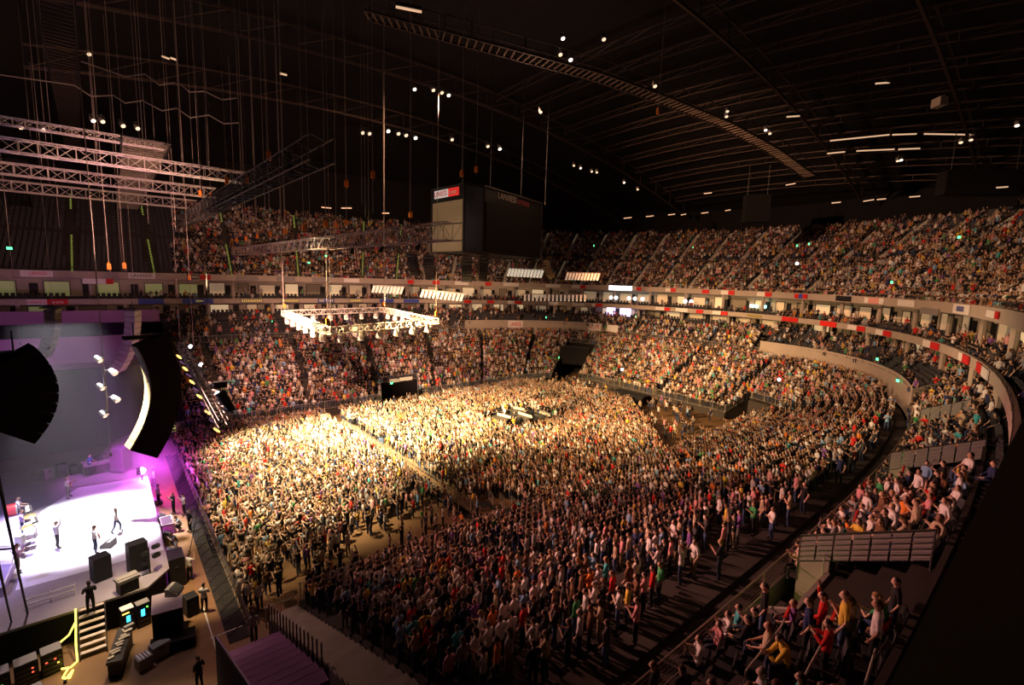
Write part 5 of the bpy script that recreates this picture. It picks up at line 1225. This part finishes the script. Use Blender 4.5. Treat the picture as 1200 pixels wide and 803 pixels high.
# amps, side fills, wedges, stands on the deck
def cab(name, label, p, d, ang, m=M_BLACK, gm=M_GRILLE, cat='loudspeaker', front=1):
    p = Vector(p); t = thing(name, label, cat, p, 0); R = RZ(ang); MB().box(p + Vector((0, 0, d[2] / 2)), d, R).build('cabinet', m, t)
    MB().box(p + R @ Vector((front * (d[0] / 2 + .015), 0, 0)) + Vector((0, 0, d[2] / 2)), (.03, d[1] * .88, d[2] * .88), R).build('grille', gm, t)
    h = MB()
    for s in (-1, 1): h.box(p + R @ Vector((0, s * (d[1] / 2 + .01), 0)) + Vector((0, 0, d[2] * .7)), (.2, .03, .1), R)
    h.build('handles', M_DSTEEL, t); return t
def wedge(label, p, ang):
    p = Vector(p); t = thing('monitor_wedge', label, 'monitor speaker', p); R = RZ(ang); pr = [(-.3, 0), (.3, 0), (.3, .14), (-.12, .42), (-.3, .42)]
    MB().extr([p + R @ Vector((x, -.35, z)) for x, z in pr], R @ Vector((0, .7, 0))).build('cabinet', M_GREYP, t); a = R @ Vector((.09 + .02, 0, .28 + .02)); MB().box(p + a, (.48, .62, .03), R @ Matrix.Rotation(.59, 3, 'Y')).build('grille', M_GRILLE, t)
q = P2(119, 678, DZ); cab('side_fill', 'tall dark side-fill speaker at near stage edge, left one', (q.x, q.y, DZ), (.7, .8, 1.4), 1.9)
q = P2(162, 668, DZ); cab('side_fill', 'tall dark side-fill speaker at near stage edge, right one', (q.x, q.y, DZ), (.7, .9, 1.75), 1.8)
q = P2(150, 692, DZ); t = thing('monitor_desk', 'small mixing desk with pale top at near stage edge', 'mixing desk', (q.x, q.y, DZ)); MB().box((q.x, q.y, DZ + .75), (1.0, .7, .16), RZ(.3)).build('console', M_GREYP, t); MB().box((q.x, q.y, DZ + .85), (.9, .3, .04), RZ(.3)).build('fader_panel', M_CONC, t); MB().box((q.x, q.y, DZ + .34), (.85, .6, .66), RZ(.3)).build('case', M_BLACK, t)
q = P2(127, 640, DZ); wedge('lone floor wedge on pale stage floor beside the guitarist', (q.x, q.y, DZ), 2.6)
t = thing('rail_stand', 'white metal rail stand lying on the grey deck near the steps', 'stand', (-3.0, 33.2, DZ)); s = MB(); s.bar((-4.0, 33.15, DZ + .5), (-2.1, 33.3, DZ + .5), .04, 4).bar((-4.0, 33.0, DZ + .3), (-2.1, 33.15, DZ + .3), .04, 4); s.build('rails', M_WHITE, t)
s = MB()
for x in (-4.0, -3.05, -2.1): s.bar((x, 33.1, DZ), (x, 33.2, DZ + .62), .035, 4)
s.build('posts', M_WHITE, t)
q = P2(176, 672, DZ); t = thing('lighting_tree', 'cluster of dark lamps on a stand at the near front stage corner', 'light stand', (q.x, q.y, DZ)); MB().bar((q.x, q.y, DZ), (q.x, q.y, DZ + 1.6), .04, 5).bar((q.x - .4, q.y, DZ), (q.x + .4, q.y, DZ), .04, 4).build('stand', M_BLACK, t)
for k in range(4): MB().bar((q.x + (.25 if k % 2 else -.25), q.y, DZ + .7 + k * .28), (q.x + (.45 if k % 2 else -.1), q.y + .3, DZ + .6 + k * .28), .15, 8).build('lamp_head', M_BLACK, t)
q = P2(192, 668, .0); cab('subwoofer', 'black subwoofer stack against near front corner of the stage', (2.45, 34.4, 0), (.8, 1.4, 1.9), 0)
# monitors and boxes on the deck beyond (far side)
t = thing('mixing_desk', 'long dark mixing desk beyond the stage by the man in blue', 'mixing desk', (-1.0, 52.6, DZ)); MB().box((-1.0, 52.9, DZ + .8), (2.2, .7, .15), RZ(.1)).build('console', M_GREYP, t); MB().box((-1.0, 52.9, DZ + .4), (2.1, .6, .7), RZ(.1)).build('case', M_BLACK, t)
for k in range(7):
    x = -5.0 + k * .75; cab('flight_case', f'dark equipment case beyond the stage, {ordn(k + 1)} from the left', (x, 53.4 + .3 * (k % 2), DZ), (.6, .6, .7 + .2 * (k % 3)), .1 * k, M_GREYP if k % 3 == 1 else M_BLACK, M_DSTEEL, 'equipment case')
q = P2(140, 560, DZ); cab('side_fill', 'violet lit side-fill speaker at far stage corner', (q.x + .2, q.y + 2, DZ), (1.0, 1.2, 2.0), -.6, M_PURPLE)
# magenta lamp at the far front stage corner
mp = P2(166, 552, 2.6); t = thing('flare_lamp', 'blazing magenta lamp at the far front corner of the stage', 'stage light', (mp.x, mp.y, DZ)); MB().bar((mp.x, mp.y, DZ), (mp.x, mp.y, mp.z - .2), .06, 6).build('stand', M_BLACK, t); MB().ball(mp, .28, 12, 8).build('lamp', E_MAG, t, True); MB().bar(mp - Vector((.35, 0, 0)), mp - Vector((.05, 0, 0)), .3, 10).build('housing', M_BLACK, t)
# monitors hung along the stage front
for k, (y, h) in enumerate(((47.5, .6), (44.2, .6), (40.8, .7), (38.2, .6))): wedge(f'front-fill wedge on the floor before the stage, {ordn(k + 1)} from the far side', (2.45, y, 0.02), 0)
t = thing('camera_platform', 'small framed platform standing before the stage', 'platform', (2.5, 41.8, 0)); MB().box((2.6, 42, .75), (.75, 1.6, .06)).build('top', M_DSTEEL, t); s = MB()
for x in (2.25, 2.95):
    for y in (41.25, 42.75): s.bar((x, y, 0), (x, y, .75), .03, 4)
s.build('legs', M_STEEL, t); s = MB(); s.path([(2.25, 41.25, .8), (2.95, 41.25, .8), (2.95, 42.75, .8), (2.25, 42.75, .8), (2.25, 41.25, .8)], .03, 4); s.build('rim', M_WHITE, t)
# steps to the stage with a glowing rope light
t = thing('stage_steps', 'dark stage steps with pale treads at near stage edge', 'steps', (-1.4, 30.5, 0))
for k in range(7):
    z = DZ - .05 - k * .25; y = 31.5 - k * .24; MB().box((-1.45, y, z), (1.0, .22, .05)).build('tread', mat('pale_tread', (.6, .5, .45), .6), t)
for x in (-1.97, -.93): MB().extr([(x, 31.6, DZ), (x, 31.6, DZ - .2), (x, 29.95, 0), (x, 29.8, 0), (x, 29.8, .2)], (.04, 0, 0)).build('stringer', M_BLACK, t)
t = thing('rope_light', 'glowing yellow rope light tangled down the left of the steps', 'rope light', (-2.1, 29.5, 0)); s = MB(); pts = [(-2.05, 31.6, 1.85), (-2.05, 31.0, 1.5), (-2.08, 30.3, .7), (-2.05, 29.8, .1), (-2.3, 29.6, .04), (-2.6, 29.5, .2), (-2.35, 29.2, .3), (-2.55, 28.9, .1), (-2.3, 28.8, .05), (-2.2, 29.3, .05), (-2.45, 28.7, .12)]; s.path(pts, .04, 5); s.path([(-2.08, 31.0, 1.45), (-2.35, 31.0, .9), (-2.7, 31.2, .55)], .04, 5); s.build('glowing_tube', E_ROPE, t); MB().box((-2.45, 28.65, .08), (.12, .18, .1)).build('plug', M_BLACK, t)
# racks below the stage edge
def rack(label, p, d, ang, disp=None, top=M_GREYP):
    p = Vector(p); t = thing('equipment_rack', label, 'equipment rack', p); R = RZ(ang); MB().box(p + Vector((0, 0, d[2] / 2)), d, R).build('case', M_BLACK, t); MB().box(p + Vector((0, 0, d[2] + .02)), (d[0] * .96, d[1] * .96, .04), R).build('lid', top, t)
    s = MB()
    for k in range(4): s.box(p + R @ Vector((0, -d[1] / 2 - .01, 0)) + Vector((0, 0, .15 + k * d[2] * .2)), (d[0] * .85, .02, .12), R)
    s.build('front_units', M_DSTEEL, t)
    if disp:
        for k, (x, z, w, h, m) in enumerate(disp): MB().box(p + R @ Vector((x, -d[1] / 2 - .03, 0)) + Vector((0, 0, z)), (w, .02, h), R).build('display', m, t)
    return t
E_GL = emat('green_indicator', (.2, 1, .1), 2.5); E_RL = emat('red_indicator', (1, .1, .05), 2.5)
rack('low rack with red lights left of the steps', (-2.95, 30.0, 0), (.75, .7, 1.1), .15, [(-.2, .7, .08, .05, E_RL), (.1, .75, .08, .05, E_RL), (.2, .5, .08, .05, E_AMBER)])
rack('low rack with two red lights, second left of the steps', (-3.8, 29.8, 0), (.8, .7, 1.1), .15, [(.2, .8, .07, .05, E_RL), (.2, .6, .07, .05, E_RL)])
rack('low rack with green lights, third left of the steps', (-4.7, 29.6, 0), (.8, .7, 1.1), .15, [(.1, .6, .09, .06, E_GL), (.1, .4, .09, .06, E_GL)])
rack('low rack cut by the left frame edge, under the laptop', (-5.55, 29.5, 0), (.8, .7, 1.0), .15)
t = thing('laptop', 'open laptop with glowing cyan screen on a rack at the left edge', 'laptop', (-5.3, 29.5, 1.05)); MB().box((-5.3, 29.4, 1.06), (.4, .3, .03), RZ(.15)).build('keyboard_base', M_DSTEEL, t); MB().box((-5.33, 29.6, 1.2), (.42, .03, .3), RZ(.15)).build('screen', emat('cyan_white_screen', (.45, .9, 1), 1.5), t)
q = P2(46, 790, .5); cab('flight_case', 'pale lidded case standing at the lower left frame edge', (-3.55, 28.2, 0), (.8, .6, .6), .3, M_GREYP, M_DSTEEL, 'equipment case')
rack('tall rack with cyan display under the stage edge, left one', (-.05, 31.1, 0), (.55, .5, 1.3), .2, [(0, .8, .16, .34, E_CYAN), (-.1, 1.15, .3, .06, E_AMBER)], M_WHITE); rack('tall rack with cyan display under the stage edge, right one', (.62, 31.15, 0), (.6, .5, 1.3), .2, [(-.05, .85, .16, .38, E_CYAN), (.15, 1.1, .08, .06, E_GL)], M_GREYP)
# covered PA tower base with a wedge on top, desk and trolleys
t = thing('draped_stack', 'big black draped speaker stack in the pit corner', 'speaker stack', (1.6, 29.3, 0)); m_ = MB(); m_.prism([(.9, 28.6), (2.15, 28.4), (2.35, 30.1), (1.05, 30.3)], 0, 1.9); m_.build('drape', M_CLOTH, t); m_ = MB(); m_.prism([(.88, 28.55), (2.18, 28.35), (2.38, 30.15), (1.03, 30.35)], 1.9, 1.95); m_.build('lid', mat('violet_grey_top', (.28, .22, .25), .7, noise=.15), t); m_ = MB(); m_.prism([(.7, 28.0), (2.6, 27.6), (2.7, 28.5), (.8, 28.7)], 0, .55); m_.build('ballast', M_CLOTH, t)
wedge('grey wedge lying on the black draped stack', (2.0, 29.9, 1.96), -.6)
cab('subwoofer', 'small dark box with violet top behind the draped stack', (2.75, 30.6, 0), (.6, .7, 1.1), .2, M_BLACK, M_GRILLE)
t = thing('monitor_console', 'cluttered desk of consoles on the floor below the stage', 'mixing desk', (-.3, 29, 0)); MB().prism([(-.95, 27.6), (-.35, 27.4), (.15, 29.9), (-.45, 30.1)], .75, .9).build('console', M_DSTEEL, t); MB().prism([(-.9, 27.7), (-.4, 27.5), (.1, 29.8), (-.4, 30.0)], 0, .75).build('case', M_BLACK, t); s = MB()
for k in range(9): s.box((-.75 + k * .085 + .1 * (k % 2), 27.8 + k * .24, .95), (.25 + .1 * (k % 3), .14, .08 + .06 * (k % 2)), RZ(.2))
s.build('gear', M_ROOM, t); MB().box((.0, 29.7, 1.0), (.4, .2, .3), RZ(.3)).build('screen', M_GREYP, t)
q = P2(169, 782, .0); t = thing('flight_case', 'pale slatted case between the desk and the draped stack', 'equipment case', (q.x, q.y, 0)); MB().box((q.x, q.y, .3), (.6, .55, .6), RZ(.3)).build('case', M_GREYP, t); s = MB(); [s.box((q.x, q.y, .63) + 0 * Vector() if False else (Vector((q.x, q.y, .63)) + RZ(.3) @ Vector((-.2 + .13 * k, 0, 0))), (.07, .5, .05), RZ(.3)) for k in range(4)]; s.build('slats', M_WHITE, t)
q = P2(188, 768, 0); cab('flight_case', 'grey topped case leaning against the draped stack', (q.x, q.y, 0), (.8, .5, .7), .35, M_GREYP, M_DSTEEL, 'equipment case')
q = P2(152, 735, 0); person((q.x, q.y, 0), math.radians(60), 'crouch', SHIRTS[13][1], PANTS[2][1], HAIRS[1], SKINS[0], False, True, 1.75, 'crew member crouching at the cyan lit racks', cat='person')
q = P2(233, 803, 0); person((q.x, q.y - .3, 0), math.radians(120), 'stand', SHIRTS[0][1], PANTS[2][1], HAIRS[0], SKINS[1], False, False, 1.7, 'dark silhouetted person at the bottom frame edge', cat='person')
# pit staff
WSH = (.75, .73, .70)
staff = [(240, 718, 60, 'cross', 'guard in white shirt, arms folded, nearest in the pit'), (223, 680, 40, 'phone', 'guard in white shirt further along the pit, hands raised'), (207, 660, 170, 'stand', 'guard in white shirt leaning by the stage front'), (186, 592, 20, 'stand', 'guard in white beside far stage corner, second one'), (181, 572, 10, 'stand', 'guard in white beside far stage corner, farther one'),
         (204, 603, 200, 'phone', 'photographer with both hands up by the barrier'), (216, 604, 190, 'phone', 'photographer in white hat at the front barrier'), (213, 622, 180, 'crouch', 'photographer crouching before the stage'), (223, 624, 200, 'drink', 'photographer in dark clothes next to the barrier'), (208, 642, 190, 'crouch', 'second crouching photographer nearer in the pit')]
for k, (px, py, a, po, l) in enumerate(staff):
    q = P2(px, py, 0); g = 'guard' in l; person((q.x, q.y, .02), math.radians(a), po, WSH if g else SHIRTS[[0, 2, 13, 0, 1][k % 5]][1], PANTS[2][1], HAIRS[k % 3], SKINS[k % 3], False, False, 1.78, l, 'pit staff')
q = P2(298, 752, 0); person((q.x, q.y, 0), math.radians(80), 'stand', SHIRTS[13][1], PANTS[2][1], HAIRS[1], SKINS[0], False, True, 1.75, 'steward in grey at the near end of the front barrier', 'pit staff')
# crowd barriers: one panel at a time
def barrier_proto():
    r = bpy.data.objects.new('crowd_barrier', None); COL.objects.link(r)
    f = MB(); f.path([(0, -.58, .02), (0, -.58, 1.1), (0, .58, 1.1), (0, .58, .02)], .028, 5); f.bar((0, -.58, .3), (0, .58, .3), .02, 4)
    link('frame', f.mesh('barrier_frame', M_ALU), r)
    s = MB(); [s.bar((0, -.5 + .125 * k, .3), (0, -.5 + .125 * k, 1.1), .01, 3) for k in range(9)]; link('infill_bars', s.mesh('barrier_bars', M_STEEL), r)
    pl = MB(); pl.box((-.5, 0, .02), (1.0, 1.12, .03)); pl.bar((-.95, 0, .04), (0, 0, .8), .025, 4)
    for k in range(4): pl.bar((-.9 + .2 * k, -.5, .045), (-.7 + .2 * k, .5, .045), .015, 3)
    link('foot_plate', pl.mesh('barrier_plate', mat('rubber_mat', (.03, .028, .026), .9, noise=.3, scale=5)), r)
    link('top_pad', MB().bar((0, -.57, 1.12), (0, .57, 1.12), .045, 6).mesh('barrier_pad', M_DSTEEL), r)
    return r
BP = barrier_proto(); first = True
def barrier(p, ang, label, group):
    global first
    r = BP if first else copy_tree(BP); first = False
    r.location = p; r.rotation_euler = (0, 0, ang); tag(r, label, 'crowd barrier', group)
for k in range(28): barrier((4.95, 27.2 + k * 1.17, 0), 0, f'front crowd barrier panel before the pit, {ordn(k + 1)} from its near end', 'front barrier panels')
for k in range(25): barrier((22.3, 30.2 + k * 1.17, 0), 0, f'barrier panel splitting the floor crowd, {ordn(k + 1)} from its near end', 'middle barrier panels')
for k in range(23): barrier((21.25, 31.6 + k * 1.17, 0), PI, f'second row barrier panel splitting the floor crowd, {ordn(k + 1)} from near end', 'middle barrier panels')
for k in range(4): barrier((24.6 + k * .38, 31.0 - k * 1.08, 0), -.34 * 1 + PI * 0, f'slanting barrier panel at floor crowd gap, {ordn(k + 1)} from its far end', 'slanting barrier panels')
for k in range(5): q = P2(736 + k * 9, 556 - k * 1.5, 0); barrier((q.x, q.y, 0), 1.2, f'barrier panel between rear floor crowd and near stand, {ordn(k + 1)} from left', 'rear barrier panels')
# near corner: stair aisle, low rail, posts
t = thing('stand_stair', 'pale concrete stair up the stage end of the near stand', 'stair', (6.4, 26.5, 0)); s = MB()
for k in range(26): s.box((6.55, 26.4 - k * .53 - .26, (1.0 + .2 * k) / 2 - .1), (1.5, .53, 1.0 + .2 * k))
s.build('steps', M_CONC, t)
railing('stair_rail', [(5.7, 26.9, 0), (7.3, 26.9, 0)], 1.1, 'low barred rail closing the bottom of the pale stair')
for k in range(16):
    y = 26.0 - k * .55; z = 1.0 + k * .208; t = thing('stair_post', f'short dark bollard post beside the pale stair, {ordn(k + 1)} from the bottom', 'post', (5.75, y, z - .1)); MB().bar((5.75, y, 0), (5.75, y, z + .85), .035, 6).build('post', M_DSTEEL, t); MB().ball((5.75, y, z + .87), .05, 6, 4).build('cap', M_STEEL, t)
# violet cloth steps and the black screen
t = thing('covered_steps', 'stepped platform covered in violet cloth at the bottom edge', 'covered platform', (4, 21, 0)); s = MB()
for k in range(9): s.box((4.35, 22.9 - k * .75, (2.1 + .28 * k) / 2), (2.5, .75, 2.1 + .28 * k))
s.build('cloth', M_PURPLE, t); s = MB(); [s.box((4.35, 23.25 - k * .75, 2.08 + .28 * k), (2.52, .04, .06)) for k in range(9)]; s.build('step_edges', mat('violet_edge', (.22, .1, .26), .8), t)
t = thing('black_screen', 'black fabric screen panel beside the violet steps', 'screen', (2.9, 21, 0)); MB().extr([(3.0, 23.4, 0), (3.0, 15.0, 0), (3.0, 15.0, 6.2), (3.0, 23.4, 3.0)], (-.08, 0, 0)).build('fabric', M_CLOTH, t); MB().bar((2.96, 23.4, 0), (2.96, 23.4, 3.05), .05, 4).bar((2.96, 15, 6.25), (2.96, 23.4, 3.05), .05, 4).build('frame', M_BLACK, t)
# sound desk in the crowd
t = thing('front_of_house', 'sound desk platform in the middle of the rear floor crowd', 'platform', (42, 47, 0)); MB().box((42, 47, .2), (9.2, 7, .4)).build('deck', M_BLACK, t); s = MB(); s.path([(37.5, 43.5, 1), (46.5, 43.5, 1), (46.5, 50.5, 1), (37.5, 50.5, 1), (37.5, 43.5, 1)], .05, 4)
for x, y in ((37.5, 43.5), (42, 43.5), (46.5, 43.5), (46.5, 50.5), (37.5, 50.5), (42, 50.5)): s.bar((x, y, 0), (x, y, 1), .05, 4)
s.build('rail', M_STEEL, t)
for k, (x, y, w, a) in enumerate(((39.2, 47.6, 2.6, .2), (41.8, 46.3, 2.8, .1), (44.4, 45.2, 2.4, 0), (43.2, 49, 2.2, .4))):
    t = thing('mixing_console', f'sound console on the desk platform, {ordn(k + 1)} from the stage', 'mixing desk', (x, y, .4)); R = RZ(a); MB().box((x, y, 1.15), (.9, w, .2), R).build('surface', M_DSTEEL, t); MB().box((x, y, .75), (.7, w * .9, .7), R).build('stand', M_BLACK, t); MB().box(Vector((x + .4, y, 1.4)), (.1, w * .9, .3), R).build('meter_bridge', M_ROOM, t)
for k, (x, y, po, c) in enumerate(((40.5, 48.6, 'keys', 2), (40.2, 46.2, 'stand', 0), (43.4, 47.5, 'keys', 0), (45.4, 48.3, 'cross', 9), (45.8, 44.2, 'stand', 2), (38.6, 44.5, 'drink', 7))):
    person((x, y, .4), PI + .1, po, SHIRTS[c][1], PANTS[0][1], HAIRS[k % 4], SKINS[0], False, False, 1.75, f'sound crew member in {SHIRTS[c][0]} on the desk platform, {ordn(k + 1)} from the stage', 'sound crew')
# cover over a stored vehicle-sized load at the end
t = thing('covered_load', 'low black covered load on the floor before the end stand', 'covered load', (65.5, 46, 0)); s = MB(); pr = [(0, 0), (0, .9), (.4, 1.35), (2.2, 1.4), (2.7, .95), (2.7, 0)]; s.extr([(64.2 + x, 43.2, z) for x, z in pr], (0, 6, 0)); s.build('cover', M_CLOTH, t); MB().bar((64.2, 43.2, .05), (64.2, 49.2, .05), .04, 4).bar((66.9, 43.2, .05), (66.9, 49.2, .05), .04, 4).build('hem', M_BLACK, t)
# drapes above the tunnels
for (a, b, r), w in zip(SLOTS[:1], ('far',)):
    p, q = LR[6][a], LR[6][b]; t = thing('tunnel_drape', f'black drape hanging across top of {w} corner tunnel', 'drape', (*p, 3)); s = MB(); n = 14; 
    s.add([(p[0] + (q[0] - p[0]) * i / n + .12 * (i % 2), p[1] + (q[1] - p[1]) * i / n, z) for z in (2.6, 6.2) for i in range(n + 1)], [(i, i + 1, n + 2 + i, n + 1 + i) for i in range(n)]); s.build('cloth', M_CLOTH, t); MB().bar((*p, 6.2), (*q, 6.2), .06, 5).build('pipe', M_DSTEEL, t)
for k, (px, py) in enumerate(((463, 446), (476, 444))):
    p = atd(px, py, 71); t = thing('doorway_sign', f'white lettered sign over the side tunnel, {"left" if k == 0 else "right"} one', 'sign', p); MB().box(p, (2.0 - .3 * (1 - k), .08, .5)).build('panel', M_WHITE, t); MB().box(p + Vector((0, .06, 0)), (2.1, .05, .6)).build('backing', M_DSTEEL, t)

t = thing('stand_stair', 'stair with yellow lit nosings up the stage end of the far stand', 'stair', (5.7, 64.6, 0)); s = MB(); li = MB()
for k in range(NLO):
    y = 64.6 + k * 1.1; z = LZ[k]
    for h in (0, .5): s.box((5.75, y + .55 * h * 2 + .27, (z + h * .4) / 2), (1.5, .55, z + h * .4)); li.box((5.3, y + .55 * h * 2 + .03, z + h * .4 + .03), (.4, .06, .06))
s.build('steps', M_CONC, t); li.build('nosing_lights', E_YEL, t)
railing('stair_rail', [(4.95, 64.6, 1.0), (4.95, 82, 7.8)], 1.1, 'sloping barred rail on stage side of the far stair')
railing('stair_rail', [(2.0, 64.3, 0), (4.9, 64.3, 0)], 1.2, 'low barred gate rail beside the foot of the far stair')
for k, (px, py, l) in enumerate(((207, 513, 'person in white top at foot of the far stair'), (196, 516, 'person in dark top waiting behind the gate rail by the far stair'))):
    q = P2(px, py, 0); person((q.x, q.y, 0), -.8, 'stand' if k else 'phone', SHIRTS[2 - 2 * k][1], PANTS[0][1], HAIRS[1], SKINS[0], k == 0, False, 1.72, l, 'people by the far stair')
hb = MB(); hb.ball((mp.x, mp.y, mp.z + .3), 3.0, 16, 10); m = bpy.data.materials.new('lamp_halo_haze'); m.use_nodes = True; nt = m.node_tree; nt.nodes.remove(nt.nodes['Principled BSDF']); v = nt.nodes.new('ShaderNodeVolumeScatter'); v.inputs['Density'].default_value = .05
nt.links.new(v.outputs['Volume'], nt.nodes['Material Output'].inputs['Volume']); o = hb.build('lamp_halo_haze', m); tag(o, 'added haze ball carrying the magenta halo of the blazing lamp', 'haze', kind='stuff')  # denser haze added around the lamp to carry its halo
# ---------------------------------------------------------------- lights
def spot(name, loc, aim, e, col, deg, blend=.6, size=.4):
    l = bpy.data.lights.new(name, 'SPOT'); l.energy = e; l.color = col; l.spot_size = math.radians(deg); l.spot_blend = blend; l.shadow_soft_size = size
    o = bpy.data.objects.new(name, l); COL.objects.link(o); o.location = loc; o.rotation_euler = (Vector(aim) - Vector(loc)).to_track_quat('-Z', 'Y').to_euler(); return o
def point(name, loc, e, col, size=.3):
    l = bpy.data.lights.new(name, 'POINT'); l.energy = e; l.color = col; l.shadow_soft_size = size; o = bpy.data.objects.new(name, l); COL.objects.link(o); o.location = loc; return o
# audience blinders on the stage roof
spot('audience_light', (6, 54, 18), (16, 50, 0), 330000, (1, .76, .40), 64, .8)
spot('audience_light', (5, 50, 18.5), (27, 51, 0), 300000, (1, .74, .36), 56, .8)
spot('audience_light', (16.5, 47, 20.3), (50, 44, 1), 200000, (1, .60, .27), 62, .9)
spot('audience_light', (8, 36, 16), (12.5, 40, 0), 45000, (1, .74, .42), 70, .9)
# stage
spot('stage_key', (-3, 44, 25), (-1.6, 42, 1.8), 150000, (1, .94, 1), 29, .6)
spot('stage_fill', (-2, 33, 15), (-3, 33.5, 1.8), 3500, (1, .72, .8), 70, .8); spot('truss_warm_fill', (10, 50, 12), (14, 48, 22), 2500, (1, .7, .45), 120, .8); spot('stage_violet', (-9, 36, 13), (-9, 40, 2), 7000, (.45, .35, 1), 80, .8); spot('stage_violet', (-1, 54, 12), (1, 51, 2), 5000, (.75, .2, .95), 60, .8)  # stage_fill and truss_warm_fill are unseen spots added for brightness
spot('violet_wall_wash', (-8, 68, 9.5), (-6, 84, 8.8), 1800, (.9, .38, .95), 70, .7)
point('magenta_flare', (mp.x + .5, mp.y, mp.z + .1), 1300, (1, .1, 1))
spot('pit_fill', (1, 31, 15), (3.0, 29, 0), 12000, (1, .72, .4), 62, .8)  # unseen spot put in to brighten the pit
# stands, tiers, roof and scoreboard: unseen lamps added to brighten them
spot('stand_fill', (3, 40, 16), (9.5, 20, 3), 5500, (1, .5, .4), 60, .9)
spot('stand_fill', (24, 52, 18), (54, 75, 5), 48000, (1, .56, .30), 56, .9)
spot('stand_fill', (7, 38, 19), (26, 18, 5), 19000, (1, .44, .32), 74, .9)
spot('stand_fill', (6, 46, 20), (52, 24, 5), 62000, (1, .60, .28), 58, .9)
spot('stand_fill', (7, 34, 19), (21, 4, 10), 36000, (1, .40, .31), 46, .9)
spot('stand_fill', (10, 44, 20), (46, 5, 11), 48000, (1, .70, .38), 30, .9)
spot('stand_fill', (10, 52, 19), (28, 74, 4), 46000, (1, .52, .36), 84, .9)
spot('stand_fill', (46, 46, 21.5), (84, 48, 6), 42000, (1, .58, .27), 62, .9)
spot('tier_fill', (32, 46, 38), (92, 40, 22), 80000, (1, .52, .30), 70, .9)
spot('tier_fill', (32, 46, 38), (62, 14, 22), 40000, (1, .50, .30), 62, .9)
spot('tier_fill', (28, 46, 38), (40, 96, 22), 36000, (1, .52, .32), 76, .9)
point('roof_fill', (40, 45, 33), 2500, (1, .55, .35), 1)
spot('truss_wash', (4, 50, 20), (21, 49, 13.5), 3500, (1, .82, .5), 46, .8)
spot('scoreboard_fill', (4, 40, 18), (29, 47, 25), 9000, (1, .8, .5), 26, .8)
spot('violet_beam', (-3, 55, 13), (1.5, 66, 5), 2500, (.7, .15, .9), 24, .3)
spot('truss_pink', (2, 40, 20), (2, 58, 27), 20000, (1, .50, .38), 70, .9)
w = bpy.data.worlds.new('world'); SC.world = w; w.use_nodes = True; w.node_tree.nodes['Background'].inputs[0].default_value = (.9, .6, .5, 1); w.node_tree.nodes['Background'].inputs[1].default_value = .004
# haze over the stage
hz = MB(); hz.box((-8.7, 47, 8.7), (20.6, 32, 13.6)); ho = hz.build('stage_haze', None) if False else None
m = bpy.data.materials.new('stage_haze'); m.use_nodes = True; nt = m.node_tree; nt.nodes.remove(nt.nodes['Principled BSDF']); v = nt.nodes.new('ShaderNodeVolumeScatter'); v.inputs['Density'].default_value = .0035; v.inputs['Anisotropy'].default_value = .2; v.inputs['Color'].default_value = (.9, .88, .95, 1)
nt.links.new(v.outputs['Volume'], nt.nodes['Material Output'].inputs['Volume'])
ho = hz.build('stage_haze', m); tag(ho, 'pale violet haze drifting over the stage', 'haze', kind='stuff')
SC.cycles.use_denoising = True; SC.cycles.max_bounces = 5; SC.cycles.diffuse_bounces = 3; SC.cycles.volume_bounces = 0; SC.cycles.sample_clamp_indirect = 3
SC.cycles.use_light_tree = True
SC.view_settings.exposure = 0.0
